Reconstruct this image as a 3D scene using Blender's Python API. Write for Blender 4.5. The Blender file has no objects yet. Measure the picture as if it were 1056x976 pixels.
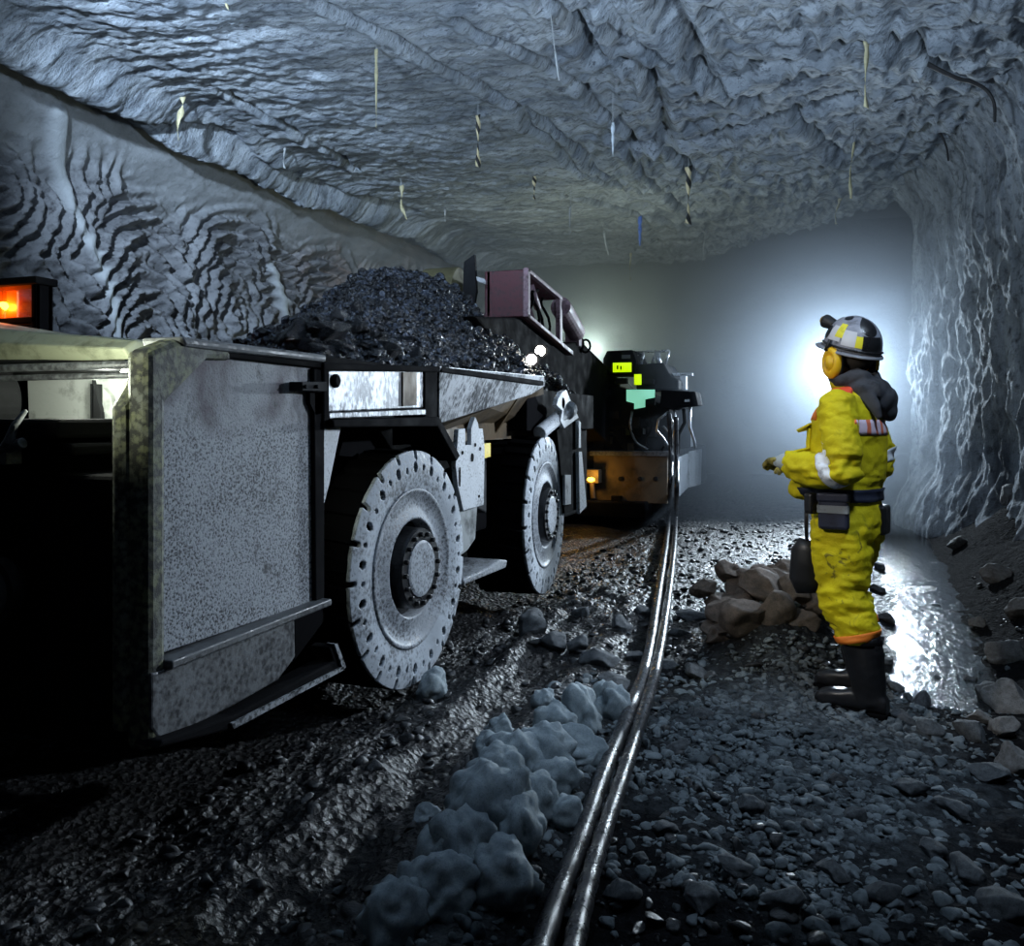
import bpy, math, random
import numpy as np
from mathutils import Vector, Matrix, Euler

random.seed(7)
S = bpy.context.scene
COL = S.collection
R = math.radians

# ------------------------------------------------------------------ camera model (1056 x 976 photograph)
F = 900.0
PSI = math.atan(315 / 900)
CP, SP = math.cos(PSI), math.sin(PSI)
EYE = 1.35


def ray(px, py):
    u = (px - 528) / F
    v = (435 - py) / F
    return Vector((u * CP - SP, u * SP + CP, v))


def at_zc(px, py, zc):
    return Vector((0, 0, EYE)) + ray(px, py) * zc


def at_x(px, py, x):
    d = ray(px, py)
    return Vector((0, 0, EYE)) + d * (x / d.x)


def at_y(px, py, y):
    d = ray(px, py)
    return Vector((0, 0, EYE)) + d * (y / d.y)


def at_z(px, py, z):
    d = ray(px, py)
    return Vector((0, 0, EYE)) + d * ((z - EYE) / d.z)


cam_d = bpy.data.cameras.new('camera')
cam = bpy.data.objects.new('camera', cam_d)
COL.objects.link(cam)
cam.location = (0, 0, EYE)
cam.rotation_euler = (R(90), 0, PSI)
cam_d.sensor_fit = 'HORIZONTAL'
cam_d.sensor_width = 36
cam_d.lens = 36 * F / 1056
cam_d.shift_y = -53 / 1056
cam_d.clip_start = 0.05
cam_d.clip_end = 200
S.camera = cam

S.view_settings.view_transform = 'Standard'
S.view_settings.look = 'None'
S.view_settings.gamma = 1
S.view_settings.exposure = 0
S.view_settings.use_curve_mapping = False
S.cycles.use_denoising = True
S.cycles.volume_bounces = 0
S.cycles.max_bounces = 5
S.cycles.sample_clamp_indirect = 4
S.cycles.sample_clamp_direct = 0

# ------------------------------------------------------------------ numpy noise


def _h(ix, iy, iz, seed):
    n = (ix.astype(np.int64) * 374761393 + iy.astype(np.int64) * 668265263 + iz.astype(np.int64) * 2147483647 + seed * 974711) & 0xFFFFFFFF
    n = ((n ^ (n >> 13)) * 1274126177) & 0xFFFFFFFF
    n = ((n ^ (n >> 16)) * 2246822519) & 0xFFFFFFFF
    return ((n ^ (n >> 15)) & 0xFFFFFF) / float(0xFFFFFF)


def vn(x, y, z=0.0, seed=0):
    x = np.asarray(x, float); y = np.asarray(y, float); z = np.asarray(z, float) + np.zeros_like(x)
    ix, iy, iz = np.floor(x), np.floor(y), np.floor(z)
    fx, fy, fz = x - ix, y - iy, z - iz
    fx = fx * fx * (3 - 2 * fx); fy = fy * fy * (3 - 2 * fy); fz = fz * fz * (3 - 2 * fz)
    r = 0
    for a in (0, 1):
        wa = fx if a else 1 - fx
        for b in (0, 1):
            wb = fy if b else 1 - fy
            for c in (0, 1):
                wc = fz if c else 1 - fz
                r = r + wa * wb * wc * _h(ix + a, iy + b, iz + c, seed)
    return r


def fbm(x, y, z=0.0, o=4, seed=0, gain=.5):
    s = 0; a = 1; t = 0; f = 1
    for k in range(o):
        s = s + a * (vn(np.asarray(x) * f, np.asarray(y) * f, np.asarray(z) * f, seed + k * 17) - .5)
        t += a; a *= gain; f *= 2.03
    return s / t * 2          # about -1..1


def worley(x, y, seed=0):
    """distance to nearest feature point (F1) and second (F2) in 2-D"""
    x = np.asarray(x, float); y = np.asarray(y, float)
    ix, iy = np.floor(x), np.floor(y)
    f1 = np.full(x.shape, 9.); f2 = np.full(x.shape, 9.)
    z = np.zeros_like(ix)
    for a in (-1, 0, 1):
        for b in (-1, 0, 1):
            jx, jy = ix + a, iy + b
            d = np.hypot(jx + _h(jx, jy, z, seed) - x, jy + _h(jx, jy, z, seed + 5) - y)
            m = d < f1
            f2 = np.where(m, f1, np.minimum(f2, d)); f1 = np.where(m, d, f1)
    return f1, f2


def sstep(a, b, x):
    t = np.clip((np.asarray(x, float) - a) / (b - a), 0, 1)
    return t * t * (3 - 2 * t)


# ------------------------------------------------------------------ mesh builder


class MB:
    def __init__(self):
        self.v = []; self.f = []

    def add(self, vs, fs):
        b = len(self.v)
        self.v.extend([tuple(p) for p in vs])
        self.f.extend([tuple(b + i for i in f) for f in fs])
        return self

    def box(self, lo, hi, M=None):
        (a, b, c), (d, e, g) = lo, hi
        vs = [(a, b, c), (d, b, c), (d, e, c), (a, e, c), (a, b, g), (d, b, g), (d, e, g), (a, e, g)]
        if M is not None:
            vs = [M @ Vector(p) for p in vs]
        return self.add(vs, [(0, 3, 2, 1), (4, 5, 6, 7), (0, 1, 5, 4), (1, 2, 6, 5), (2, 3, 7, 6), (3, 0, 4, 7)])

    def prism(self, axis, poly, a, b):
        """poly in the two other axes (in xyz order), extruded along axis from a to b"""
        def mk(p, t):
            return {'x': (t, p[0], p[1]), 'y': (p[0], t, p[1]), 'z': (p[0], p[1], t)}[axis]
        n = len(poly)
        vs = [mk(p, a) for p in poly] + [mk(p, b) for p in poly]
        fs = [tuple(range(n - 1, -1, -1)), tuple(range(n, 2 * n))] + [(i, (i + 1) % n, n + (i + 1) % n, n + i) for i in range(n)]
        return self.add(vs, fs)

    def loft(self, rings, cap=True):
        n = len(rings[0]); vs = [p for r in rings for p in r]; fs = []
        for k in range(len(rings) - 1):
            for i in range(n):
                fs.append((k * n + i, k * n + (i + 1) % n, (k + 1) * n + (i + 1) % n, (k + 1) * n + i))
        if cap:
            fs.append(tuple(range(n - 1, -1, -1)))
            fs.append(tuple(range((len(rings) - 1) * n, len(rings) * n)))
        return self.add(vs, fs)

    def tube(self, pts, rad, n=12, flat=None, cap=True):
        """pts path, rad one radius or list (or list of (ra, rb) with flat = direction for ra)"""
        pts = [Vector(p) for p in pts]
        if not isinstance(rad, (list, tuple)):
            rad = [rad] * len(pts)
        rings = []; prev = None
        for i, p in enumerate(pts):
            t = (pts[min(i + 1, len(pts) - 1)] - pts[max(i - 1, 0)]).normalized()
            if flat is not None:
                a = Vector(flat); a = (a - t * a.dot(t)).normalized()
            elif prev is None:
                a = t.orthogonal().normalized()
            else:
                a = (prev - t * prev.dot(t)).normalized()
            prev = a; b = t.cross(a)
            ra, rb = rad[i] if isinstance(rad[i], (list, tuple)) else (rad[i], rad[i])
            rings.append([p + a * (ra * math.cos(2 * math.pi * k / n)) + b * (rb * math.sin(2 * math.pi * k / n)) for k in range(n)])
        return self.loft(rings, cap)

    def cyl(self, p, q, r, n=16, r2=None):
        return self.tube([p, q], [r, r if r2 is None else r2], n)

    def lathe(self, prof, n=48, M=None, axis='x', cap=False):
        """prof list of (along, radius) revolved about an axis through the origin"""
        rings = []
        for a, r in prof:
            ring = []
            for k in range(n):
                c, s = math.cos(2 * math.pi * k / n) * r, math.sin(2 * math.pi * k / n) * r
                p = {'x': (a, c, s), 'y': (s, a, c), 'z': (c, s, a)}[axis]
                ring.append(M @ Vector(p) if M is not None else Vector(p))
            rings.append(ring)
        return self.loft(rings, cap)

    def ell(self, c, r, n=24, m=14, M=None):
        rings = []
        for i in range(m + 1):
            th = math.pi * (i + .02) / (m + .04)
            ring = []
            for k in range(n):
                ph = 2 * math.pi * k / n
                p = Vector((math.sin(th) * math.cos(ph) * r[0], math.sin(th) * math.sin(ph) * r[1], -math.cos(th) * r[2]))
                ring.append((M @ p if M is not None else p) + Vector(c))
            rings.append(ring)
        return self.loft(rings)

    def build(self, name, mat, parent=None, smooth=False, bevel=0, solid=0, inv=False):
        me = bpy.data.meshes.new(name)
        me.from_pydata(self.v, [], self.f)
        me.validate()
        import bmesh
        bm = bmesh.new(); bm.from_mesh(me)
        bmesh.ops.recalc_face_normals(bm, faces=bm.faces)
        bm.to_mesh(me); bm.free()
        return link(name, me, mat, parent, smooth, bevel, solid)


def link(name, me, mat, parent=None, smooth=False, bevel=0, solid=0):
    o = bpy.data.objects.new(name, me)
    COL.objects.link(o)
    if mat is not None:
        me.materials.append(mat)
    if smooth:
        me.polygons.foreach_set('use_smooth', [True] * len(me.polygons))
    if parent is not None:
        o.parent = parent
        if parent.type == 'EMPTY' and not parent.get('local'):
            o.matrix_parent_inverse = Matrix.Translation(parent.location).inverted()
    if solid:
        md = o.modifiers.new('solid', 'SOLIDIFY'); md.thickness = solid; md.offset = -1
    if bevel:
        md = o.modifiers.new('bevel', 'BEVEL'); md.width = bevel; md.segments = 2; md.limit_method = 'ANGLE'; md.angle_limit = R(35)
    return o


def bake(o):
    """replace an object's mesh by its evaluated mesh and drop the modifiers"""
    dg = bpy.context.evaluated_depsgraph_get()
    dg.update()
    me = bpy.data.meshes.new_from_object(o.evaluated_get(dg))
    o.modifiers.clear()
    o.data = me
    return o


def fuse(mb, voxel=.012, smooth=2, subd=False):
    """fuse overlapping closed shapes into one continuous skin; returns a mesh"""
    o = mb.build('tmp_skin', None)
    md = o.modifiers.new('r', 'REMESH'); md.mode = 'VOXEL'; md.voxel_size = voxel
    if smooth:
        md = o.modifiers.new('s', 'SMOOTH'); md.iterations = smooth; md.factor = .5
    bake(o)
    me = o.data
    bpy.data.objects.remove(o)
    return me


def coords(me):
    a = np.empty(len(me.vertices) * 3)
    me.vertices.foreach_get('co', a)
    return a.reshape(-1, 3)


def setco(me, a):
    me.vertices.foreach_set('co', a.ravel())
    me.update()


def normals(me):
    a = np.empty(len(me.vertices) * 3)
    me.vertices.foreach_get('normal', a)
    return a.reshape(-1, 3)


def grid_mesh(name, P):
    """P: (n, m, 3) array of points"""
    n, m, _ = P.shape
    me = bpy.data.meshes.new(name)
    i = np.arange(n * m).reshape(n, m)
    q = np.stack([i[:-1, :-1], i[1:, :-1], i[1:, 1:], i[:-1, 1:]], -1).reshape(-1, 4)
    me.vertices.add(n * m); me.vertices.foreach_set('co', P.reshape(-1))
    me.loops.add(q.size); me.loops.foreach_set('vertex_index', q.reshape(-1).astype(np.int32))
    me.polygons.add(len(q)); me.polygons.foreach_set('loop_start', np.arange(0, q.size, 4, dtype=np.int32))
    me.update(calc_edges=True)
    me.polygons.foreach_set('use_smooth', [True] * len(q))
    return me


def attr(me, name, vals):
    a = me.attributes.new(name, 'FLOAT', 'POINT')
    a.data.foreach_set('value', np.asarray(vals, np.float32).ravel())


def tag(o, label=None, cat=None, group=None, kind=None):
    if label: o['label'] = label
    if cat: o['category'] = cat
    if group: o['group'] = group
    if kind: o['kind'] = kind
    return o


def thing(name, label, cat, loc=(0, 0, 0), group=None, kind=None):
    o = bpy.data.objects.new(name, None)
    COL.objects.link(o)
    o.location = loc; o.empty_display_size = .1
    return tag(o, label, cat, group, kind)


# ------------------------------------------------------------------ materials


class NT:
    def __init__(self, name):
        self.m = bpy.data.materials.new(name); self.m.use_nodes = True
        self.t = self.m.node_tree; self.t.nodes.clear()
        self.out = self.t.nodes.new('ShaderNodeOutputMaterial')

    def n(self, typ, ins=None, **kw):
        nd = self.t.nodes.new('ShaderNode' + typ)
        for k, v in kw.items(): setattr(nd, k, v)
        for k, v in (ins or {}).items():
            self.s(nd, k, v)
        return nd

    def s(self, nd, k, v):
        sock = nd.inputs[k]
        if hasattr(v, 'is_output') or hasattr(v, 'links'):
            self.t.links.new(v, sock)
        else:
            if isinstance(v, tuple) and len(v) == 3 and sock.type == 'RGBA': v = (*v, 1)
            sock.default_value = v

    def pos(self, scale=(1, 1, 1), src='Object'):
        tc = self.n('TexCoord')
        mp = self.n('Mapping', {'Vector': tc.outputs[src], 'Scale': scale})
        return mp.outputs['Vector']

    def noise(self, vec, scale=5, detail=4, rough=.55, dist=0):
        return self.n('TexNoise', {'Vector': vec, 'Scale': scale, 'Detail': detail, 'Roughness': rough, 'Distortion': dist}).outputs['Fac']

    def vor(self, vec, scale=5, feature='F1'):
        return self.n('TexVoronoi', {'Vector': vec, 'Scale': scale}, feature=feature).outputs['Distance']

    def rng(self, v, a, b, c=0., d=1.):
        return self.n('MapRange', {'Value': v, 'From Min': a, 'From Max': b, 'To Min': c, 'To Max': d}).outputs['Result']

    def mix(self, f, a, b):
        nd = self.n('Mix', data_type='RGBA')
        self.s(nd, 0, f); self.s(nd, 6, a); self.s(nd, 7, b)
        return nd.outputs[2]

    def math(self, op, a, b=0.):
        nd = self.n('Math', operation=op); self.s(nd, 0, a); self.s(nd, 1, b); return nd.outputs[0]

    def at(self, name):
        return self.n('Attribute', attribute_name=name).outputs['Fac']

    def bump(self, h, strength=.5, dist=.01):
        return self.n('Bump', {'Height': h, 'Strength': strength, 'Distance': dist}).outputs['Normal']

    def bsdf(self, color, rough=.5, metal=0., normal=None, emis=None, estr=0., spec=.5, **kw):
        b = self.n('BsdfPrincipled', {'Base Color': color, 'Roughness': rough, 'Metallic': metal, 'Specular IOR Level': spec})
        if normal is not None: self.s(b, 'Normal', normal)
        if emis is not None: self.s(b, 'Emission Color', emis); self.s(b, 'Emission Strength', estr)
        for k, v in kw.items(): self.s(b, k.replace('_', ' '), v)
        self.t.links.new(b.outputs[0], self.out.inputs['Surface'])
        return self.m


def plain(name, color, rough=.5, metal=0., grime=.5, scale=8, emis=None, estr=0., bump=.3, dark=(.012, .012, .013), spec=.5):
    t = NT(name); p = t.pos()
    a = t.noise(p, scale, 6, .65)
    c = t.mix(t.rng(a, .62 - .25 * grime, .78 - .2 * grime), color, tuple(x * .25 + y * .75 for x, y in zip(color, dark))) if grime else color
    nb = t.noise(p, scale * 9, 4)
    return t.bsdf(c, t.rng(a, .3, .7, max(rough - .12, .05), min(rough + .2, 1)), metal, t.bump(nb, bump, .003), emis, estr, spec)


def dusty(name, pale, dark, lo=.42, hi=.58, sc=110, rough=.6, metal=0., patch=.35, streak=(1, 1, 1)):
    """steel under a speckle of dried rock dust"""
    t = NT(name); p = t.pos(streak)
    big = t.noise(p, 3.2, 5, .6)
    sp = t.noise(p, sc, 3, .7)
    vo = t.vor(p, sc * .55)
    k = t.math('ADD', t.math('MULTIPLY', sp, .75), t.math('MULTIPLY', vo, .3))
    k = t.math('ADD', k, t.math('MULTIPLY', t.math('SUBTRACT', big, .5), patch * 2.2))
    f = t.rng(k, lo, hi)
    c = t.mix(f, dark, pale)
    c = t.mix(t.rng(t.noise(p, 1.7, 4, .6), .55, .75), c, tuple(x * .6 for x in pale))
    return t.bsdf(c, t.rng(f, 0, 1, .38, rough + .15), metal, t.bump(k, .35, .004))
# ================================================================== SETTING
CEIL = 4.65


def seg_d(X, Y, pts):
    """distance of grid points to a polyline"""
    d = np.full(X.shape, 9.)
    for (ax, ay), (bx, by) in zip(pts[:-1], pts[1:]):
        dx, dy = bx - ax, by - ay
        t = np.clip(((X - ax) * dx + (Y - ay) * dy) / (dx * dx + dy * dy + 1e-9), 0, 1)
        d = np.minimum(d, np.hypot(X - ax - t * dx, Y - ay - t * dy))
    return d


def stream_x(y):
    return .52 + .06 * (y - 4.5) - .012 * np.clip(y - 9, 0, 99) ** 2 * .3


def ground(x, y, fine=True):
    """height and pale-dust mask of the mine floor"""
    x = np.asarray(x, float); y = np.asarray(y, float)
    h = .035 * fbm(x * 1.1, y * 1.1, 0, 3, 1)
    # wheel ruts beside and under the haulage car
    rut = np.exp(-((x + 2.1) / .45) ** 2)
    h -= .07 * rut
    h += .05 * np.exp(-((x + 1.62 + .04 * np.sin(y * 1.3)) / .09) ** 2) * sstep(7.5, 5, y)
    h -= .035 * np.exp(-((x + 1.38) / .14) ** 2) * sstep(7, 5, y)
    h += .03 * np.exp(-((x + 1.18) / .1) ** 2) * sstep(7, 5, y)
    # berm of clay lumps left of the cables
    berm = np.exp(-((x + .98 + .06 * (y - 3)) / .2) ** 2) * sstep(4.6, 3.9, y)
    h += .07 * berm
    # spoil between the rear wheel and the cables
    sp = np.exp(-((x + 1.35) / .4) ** 2) * np.exp(-((y - 5.9) / 1.1) ** 2)
    h += .1 * sp
    # mound the miner stands on
    md = np.exp(-(((x + .08) / .62) ** 2 + ((y - 3.9) / .95) ** 2))
    h += .07 * md
    # rubble heap in front of him
    rb = np.exp(-(((x + .2) / .36) ** 2 + ((y - 5.35) / .62) ** 2))
    h += .36 * rb
    rb2 = np.exp(-(((x + .3) / .3) ** 2 + ((y - 7.2) / 1.0) ** 2))
    h += .12 * rb2
    # drainage channel
    sx = stream_x(y)
    ch = np.exp(-(np.abs(x - sx - .1) / (.34 + .01 * y)) ** 4) * sstep(4.35, 5.0, y)
    h = h * (1 - .75 * ch) - .125 * ch + ch * (.045 * fbm(x * 2.3, y * 1.7, 0, 4, 33) + .03)
    # muddy wet flat further in
    fl = np.exp(-((x + .55) / .8) ** 2) * sstep(6.5, 8.5, y)
    h -= .03 * fl
    # toe of fallen rock along the right wall and the left wall
    h += .55 * sstep(1.15, 2.2, x - .02 * (9 - y)) * (.7 + .5 * vn(x * 1.7, y * 1.1, 0, 4))
    h += .5 * sstep(-5.9, -7.4, x)
    pale = np.clip(md * 1.1 + .6 * berm + .2 * sstep(1.05, 1.6, x) + .22 * rb2 + .25 * np.exp(-((x - .1) / .8) ** 2) * sstep(4.5, 3, y), 0, 1)
    wet = np.clip(1 - pale, 0, 1)
    if fine:
        st = 1 - .75 * ch
        k1, _ = worley(x * 6.5 + .4 * fbm(x * 4, y * 4, 0, 2, 9), y * 6.5, 11)
        k2, _ = worley(x * 16, y * 16, 12)
        lump = (.62 - k1) * .036 * (.15 + .85 * vn(x * 1.3, y * 1.3, 0, 31)) + (.6 - k2) * .014 + .022 * fbm(x * 5, y * 5, 0, 4, 34)
        h += lump * st * (.65 + .8 * md + .7 * rb + .5 * sp)
        # churned mud: stretched along the haulage road
        mud = np.exp(-((x + 1.65) / .55) ** 2)
        h += mud * (.030 * fbm(x * 9, y * 5, 0, 3, 21) + .016 * np.abs(fbm(x * 26, y * 15, 0, 3, 22)))
        h += .012 * fbm(x * 30, y * 30, 0, 3, 23) * st
    return h, pale, wet


def gz(x, y):
    return float(ground(np.array([x]), np.array([y]), False)[0][0])


# --- floor
ys = [-1.2]
while ys[-1] < 24:
    y = ys[-1]
    ys.append(y + (.09 if y < 1.2 else max(.011, .0058 * y)))
ys = np.array(ys)
xs = np.concatenate([np.arange(-8.2, -3.2, .12), np.arange(-3.2, -2.1, .035), np.arange(-2.1, 1.5, .013), np.arange(1.5, 3.3, .03)])
X, Y = np.meshgrid(xs, ys)
H, PALE, WET = ground(X, Y)
me = grid_mesh('floor', np.stack([X, Y, H], -1))
attr(me, 'pale', PALE - 1.3 * sstep(.20, .34, X - stream_x(Y)) * sstep(4.2, 5.2, Y))
attr(me, 'dry', np.clip(sstep(-.95, -.6, X) * sstep(5.6, 4.6, Y) + sstep(.18, .32, X - stream_x(Y)) * sstep(4.2, 5.2, Y), 0, 1))

t = NT('wet_coal_floor'); p = t.pos()
pa = t.at('pale')
n1 = t.noise(p, 2.6, 5, .6); n2 = t.noise(p, 23, 5, .65); n3 = t.noise(p, 120, 3, .6)
v1 = t.vor(p, 34)
f = t.math('ADD', t.math('MULTIPLY', pa, .95), t.math('MULTIPLY', t.math('SUBTRACT', n1, .5), 1.1))
f = t.rng(f, .25, .95)
f = t.math('MULTIPLY', f, t.rng(n2, .36, .6, .25, 1))
col = t.mix(f, t.mix(n2, (.006, .0062, .007), (.02, .02, .021)), t.mix(n3, (.055, .065, .072), (.17, .19, .205)))
hb = t.math('ADD', t.math('MULTIPLY', n2, .6), t.math('ADD', t.math('MULTIPLY', n3, .3), t.math('MULTIPLY', v1, .7)))
m_floor = t.bsdf(col, t.math('MINIMUM', t.math('ADD', t.math('ADD', t.rng(n2, .35, .65, .28, .52), t.math('MULTIPLY', t.at('dry'), .45)), t.math('MULTIPLY', f, .5)), .95), 0, t.bump(hb, 1.0, .03), spec=t.math('MULTIPLY', t.math('SUBTRACT', 1.02, t.at('dry')), .3))
floor = link('floor', me, m_floor); tag(floor, 'churned black muddy mine floor with pale rubble', None, kind='structure')

# --- rock materials
def rock_mat(name, a, b, c, sc=2.5, rough=.85, bump=.6, dist=.02, spec=.35):
    t = NT(name); p = t.pos()
    n1 = t.noise(p, sc, 8, .62, .4); n2 = t.noise(p, sc * 7, 6, .65); n3 = t.noise(p, sc * 40, 4)
    col = t.mix(t.rng(n1, .35, .66), a, b)
    col = t.mix(t.rng(n2, .52, .72), col, c)
    h = t.math('ADD', t.math('MULTIPLY', n2, .7), t.math('MULTIPLY', n3, .35))
    return t.bsdf(col, rough, 0, t.bump(h, bump, dist), spec=spec)

t = NT('ceiling_rock'); tc = t.n('TexCoord')
mp_ = t.n('Mapping', {'Vector': tc.outputs['Object'], 'Rotation': (0, 0, R(-24)), 'Scale': (1, 2.6, 1)}); p = mp_.outputs['Vector']
n1 = t.noise(p, .8, 8, .66, .6); n2 = t.noise(p, 4.2, 8, .7, .5); n3 = t.noise(t.pos(), 45, 5, .7); n4 = t.noise(p, 14, 5, .7)
col = t.mix(t.rng(n1, .36, .64), (.15, .175, .205), (.34, .375, .41))
col = t.mix(t.rng(n2, .50, .66), col, (.075, .085, .10))
col = t.mix(t.rng(n4, .54, .68), col, (.06, .068, .08))
m_ceil = t.bsdf(col, .85, 0, t.bump(t.math('ADD', t.math('MULTIPLY', n4, .8), t.math('MULTIPLY', n3, .35)), .9, .035), spec=.25)

# --- ceiling
ys = np.concatenate([np.arange(-2, 5, .25), np.arange(5, 18.01, .028)])
xs = np.concatenate([np.arange(-8.4, -6.6, .06), np.arange(-6.6, 2.8, .028)])
X, Y = np.meshgrid(xs, ys)
lipy = 17.6 - np.clip(X + 2.03, 0, 3.4) * 1.15 + .35 * fbm(X * .9, 0 * X, 0, 3, 40)
Yc = np.minimum(Y, lipy)
wx = X + .35 * fbm(X * .6, Y * .6, 0, 3, 51)
wy = Y + .35 * fbm(X * .6, Y * .6, 3, 3, 52)
Z = CEIL + .10 * fbm(X * .35, Y * .35, 0, 3, 41)
right = sstep(-3.4, -1.2, X + .15 * (Y - 9))
# rows of short pick strokes on the right
ry = wy * 1.7 + .3 * wx; row = np.floor(ry); fr = ry - row
st = vn(wx * 9.5 + row * 3.7, ry * 1.2, 0, 43)
pk = (np.abs(st - .5) * 2) ** .8
Z += right * (.12 * (np.clip(pk, .1, .8) - .5) + .09 * np.clip(np.abs(fr - .5) * 2 - .55, 0, 1))
c1, c2 = worley(wx * 2.6 + wy * .8, wy * 4.2, 141); c3, c4 = worley(wx * 7, wy * 10, 142)
Z += .055 * (c2 - c1) * (.15 + .85 * right) - .03 * (c4 - c3) * (.3 + .7 * right) + .035 * fbm(wx * 7, wy * 9, 0, 4, 143) * (.6 + .4 * right)
# long streaks on the left
a = R(24)
sx_, sy_ = wx * math.cos(a) + wy * math.sin(a), -wx * math.sin(a) + wy * math.cos(a)
Z += (1 - .65 * right) * (.03 * fbm(sx_ * 1.0, sy_ * 4.0, 0, 4, 44) + .022 * fbm(sx_ * 5, sy_ * 14, 0, 4, 45) + .018 * fbm(sx_ * 13, sy_ * 22, 0, 3, 145))
Z += .03 * fbm(X * 2.4, Y * 2.4, 0, 4, 46)
# joints and cracks
cracks = [
    ([(640, 152), (690, 142), (735, 136), (808, 116), (880, 98)], .13, .16), ([(733, 82), (800, 62), (878, 43), (930, 38), (1010, 20)], .13, .15),
    ([(560, 0), (618, 22), (660, 46), (728, 80), (775, 106)], .07, .1), ([(680, 0), (700, 30), (716, 60), (731, 80)], .1, .14),
    ([(470, 20), (530, 45), (590, 85), (640, 135), (670, 150)], .06, .09), ([(330, 0), (395, 30), (470, 80), (560, 130), (640, 185)], .06, .08),
    ([(530, 120), (590, 165), (640, 190), (668, 200)], .06, .08), ([(675, 90), (684, 150), (720, 180), (790, 178), (850, 165)], .08, .1),
    ([(590, 10), (610, 60), (660, 70), (676, 95)], .09, .12), ([(640, 150), (700, 215), (760, 225), (840, 200)], .05, .08),
    ([(930, 40), (985, 82), (1040, 90)], .1, .14), ([(0, 70), (110, 90), (230, 135), (330, 185), (420, 215)], .12, .08),
    ([(230, 95), (300, 130), (370, 175)], .05, .06), ([(560, 195), (640, 215), (720, 235)], .06, .09), ([(820, 120), (870, 160), (960, 130)], .08, .1)]
for pts, w, dep in cracks:
    q = [tuple(at_z(px, py, CEIL)[:2]) for px, py in pts]
    d = seg_d(X + .08 * fbm(X * 2, Y * 2, 0, 2, 47), Y + .12 * fbm(X * 2, Y * 2, 5, 2, 48), q)
    Z += 1.7 * dep * np.exp(-(d / (w * .8)) ** 2) - dep * .3 * np.exp(-((d - w * 1.9) / (w * .8)) ** 2)
# roof turns down into both ribs, and breaks upward into the dark beyond the lip
Z -= .30 * np.exp(-((X + 6.45 + .3 * fbm(Y * .9, X * .5, 0, 4, 49)) / .30) ** 2) + .9 * sstep(-7.3, -8.3, X) ** 1.4
over = np.clip(Y - lipy, 0, 9)
Z += np.minimum(over * 3.5, 1.3)
me = grid_mesh('ceiling', np.stack([X, Yc + np.minimum(over * .15, .15), Z], -1))
ceil = link('ceiling', me, m_ceil); tag(ceil, 'rough grey rock roof scored by cutter picks and cracks', None, kind='structure')

# --- left wall: concentric drum cuts
m_wl = rock_mat('left_wall_rock', (.13, .14, .155), (.25, .27, .29), (.05, .05, .055), 1.8, .8, .7, .03)
XL = -7.6
ys = np.concatenate([np.arange(-2, 6, .3), np.arange(6, 20.5, .026)])
zs = np.arange(1.2, 4.9, .019)
Z, Y = np.meshgrid(zs, ys)
wy = Y + .16 * fbm(Y * 1.1, Z * 1.1, 0, 3, 61) + .045 * fbm(Y * 4.5, Z * 4.5, 0, 3, 161); wz = Z + .16 * fbm(Y * 1.1, Z * 1.1, 4, 3, 62) + .045 * fbm(Y * 4.5, Z * 4.5, 6, 3, 162)
cens = [at_x(150, 352, XL), at_x(240, 318, XL), at_x(-10, 190, XL), at_x(60, 395, XL), at_x(330, 345, XL), at_x(20, 345, XL), at_x(400, 320, XL), at_x(-150, 290, XL), at_x(280, 350, XL)]
best = np.full(Y.shape, 99.)
for c in cens:
    cz = c.z
    d = np.hypot((wy - c.y) * 1.0, (wz - cz) * .85)
    best = np.minimum(best, d + .0)
wv = .5 + .5 * np.cos(best * 2 * math.pi / .165 + 2 * fbm(Y * .8, Z * .8, 0, 2, 63))
cut = sstep(4.35, 3.75, Z + .25 * fbm(Y * .8, Z * 0, 0, 2, 64))
brk = .25 + .75 * vn(Y * 3.1, Z * 3.1, 0, 65)
D = cut * (.27 * wv ** 1.2 * brk + .10 * fbm(Y * 5, Z * 5, 0, 4, 66) - .10 * np.abs(fbm(Y * 15, Z * 9, 0, 3, 68))) + .06 * fbm(Y * 1.2, Z * 1.2, 0, 4, 67) + (1 - cut) * .05 * fbm(Y * 1.6 + Z, Z * 7, 0, 3, 69)
# cusps left standing between neighbouring drum passes
pale = np.zeros_like(Y)
for pts, w in (([(22, 125), (60, 200), (85, 255), (103, 300), (112, 345)], .085), ([(275, 278), (284, 305), (296, 350)], .085)):
    q = [tuple(at_x(px, py, XL).yz) for px, py in pts]
    d = seg_d(Y, Z, q)
    k = np.exp(-(d / w) ** 4)
    D = D * (1 - .85 * k) + .15 * k
    pale = np.maximum(pale, k)
D += .5 * sstep(3.5, 4.6, Z) ** 2
me = grid_mesh('wall_left', np.stack([XL + D + .25 * sstep(1.5, 0, Z), Y, Z], -1))
attr(me, 'pale', np.clip(pale + .55 * (1 - cut), 0, 1))
t = NT('drum_cut_wall'); p = t.pos()
pa = t.at('pale'); n1 = t.noise(p, 1.6, 7, .62, .4); n2 = t.noise(p, 11, 6, .65); n3 = t.noise(p, 60, 4)
col = t.mix(t.rng(n1, .35, .66), (.105, .11, .12), (.20, .21, .225))
col = t.mix(t.rng(n2, .5, .7), col, (.04, .04, .045))
yy = t.n('SeparateXYZ', {'Vector': t.pos()}).outputs['Y']
rust = t.math('MULTIPLY', t.rng(yy, 10.8, 12.4), t.rng(n1, .42, .6))
col = t.mix(t.math('MULTIPLY', rust, .45), col, (.20, .12, .085))
col = t.mix(t.math('MULTIPLY', pa, .8), col, (.36, .39, .41))
h = t.math('ADD', t.math('MULTIPLY', n2, .7), t.math('MULTIPLY', n3, .35))
m_wl = t.bsdf(col, .8, 0, t.bump(h, .7, .03), spec=.35)
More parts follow.
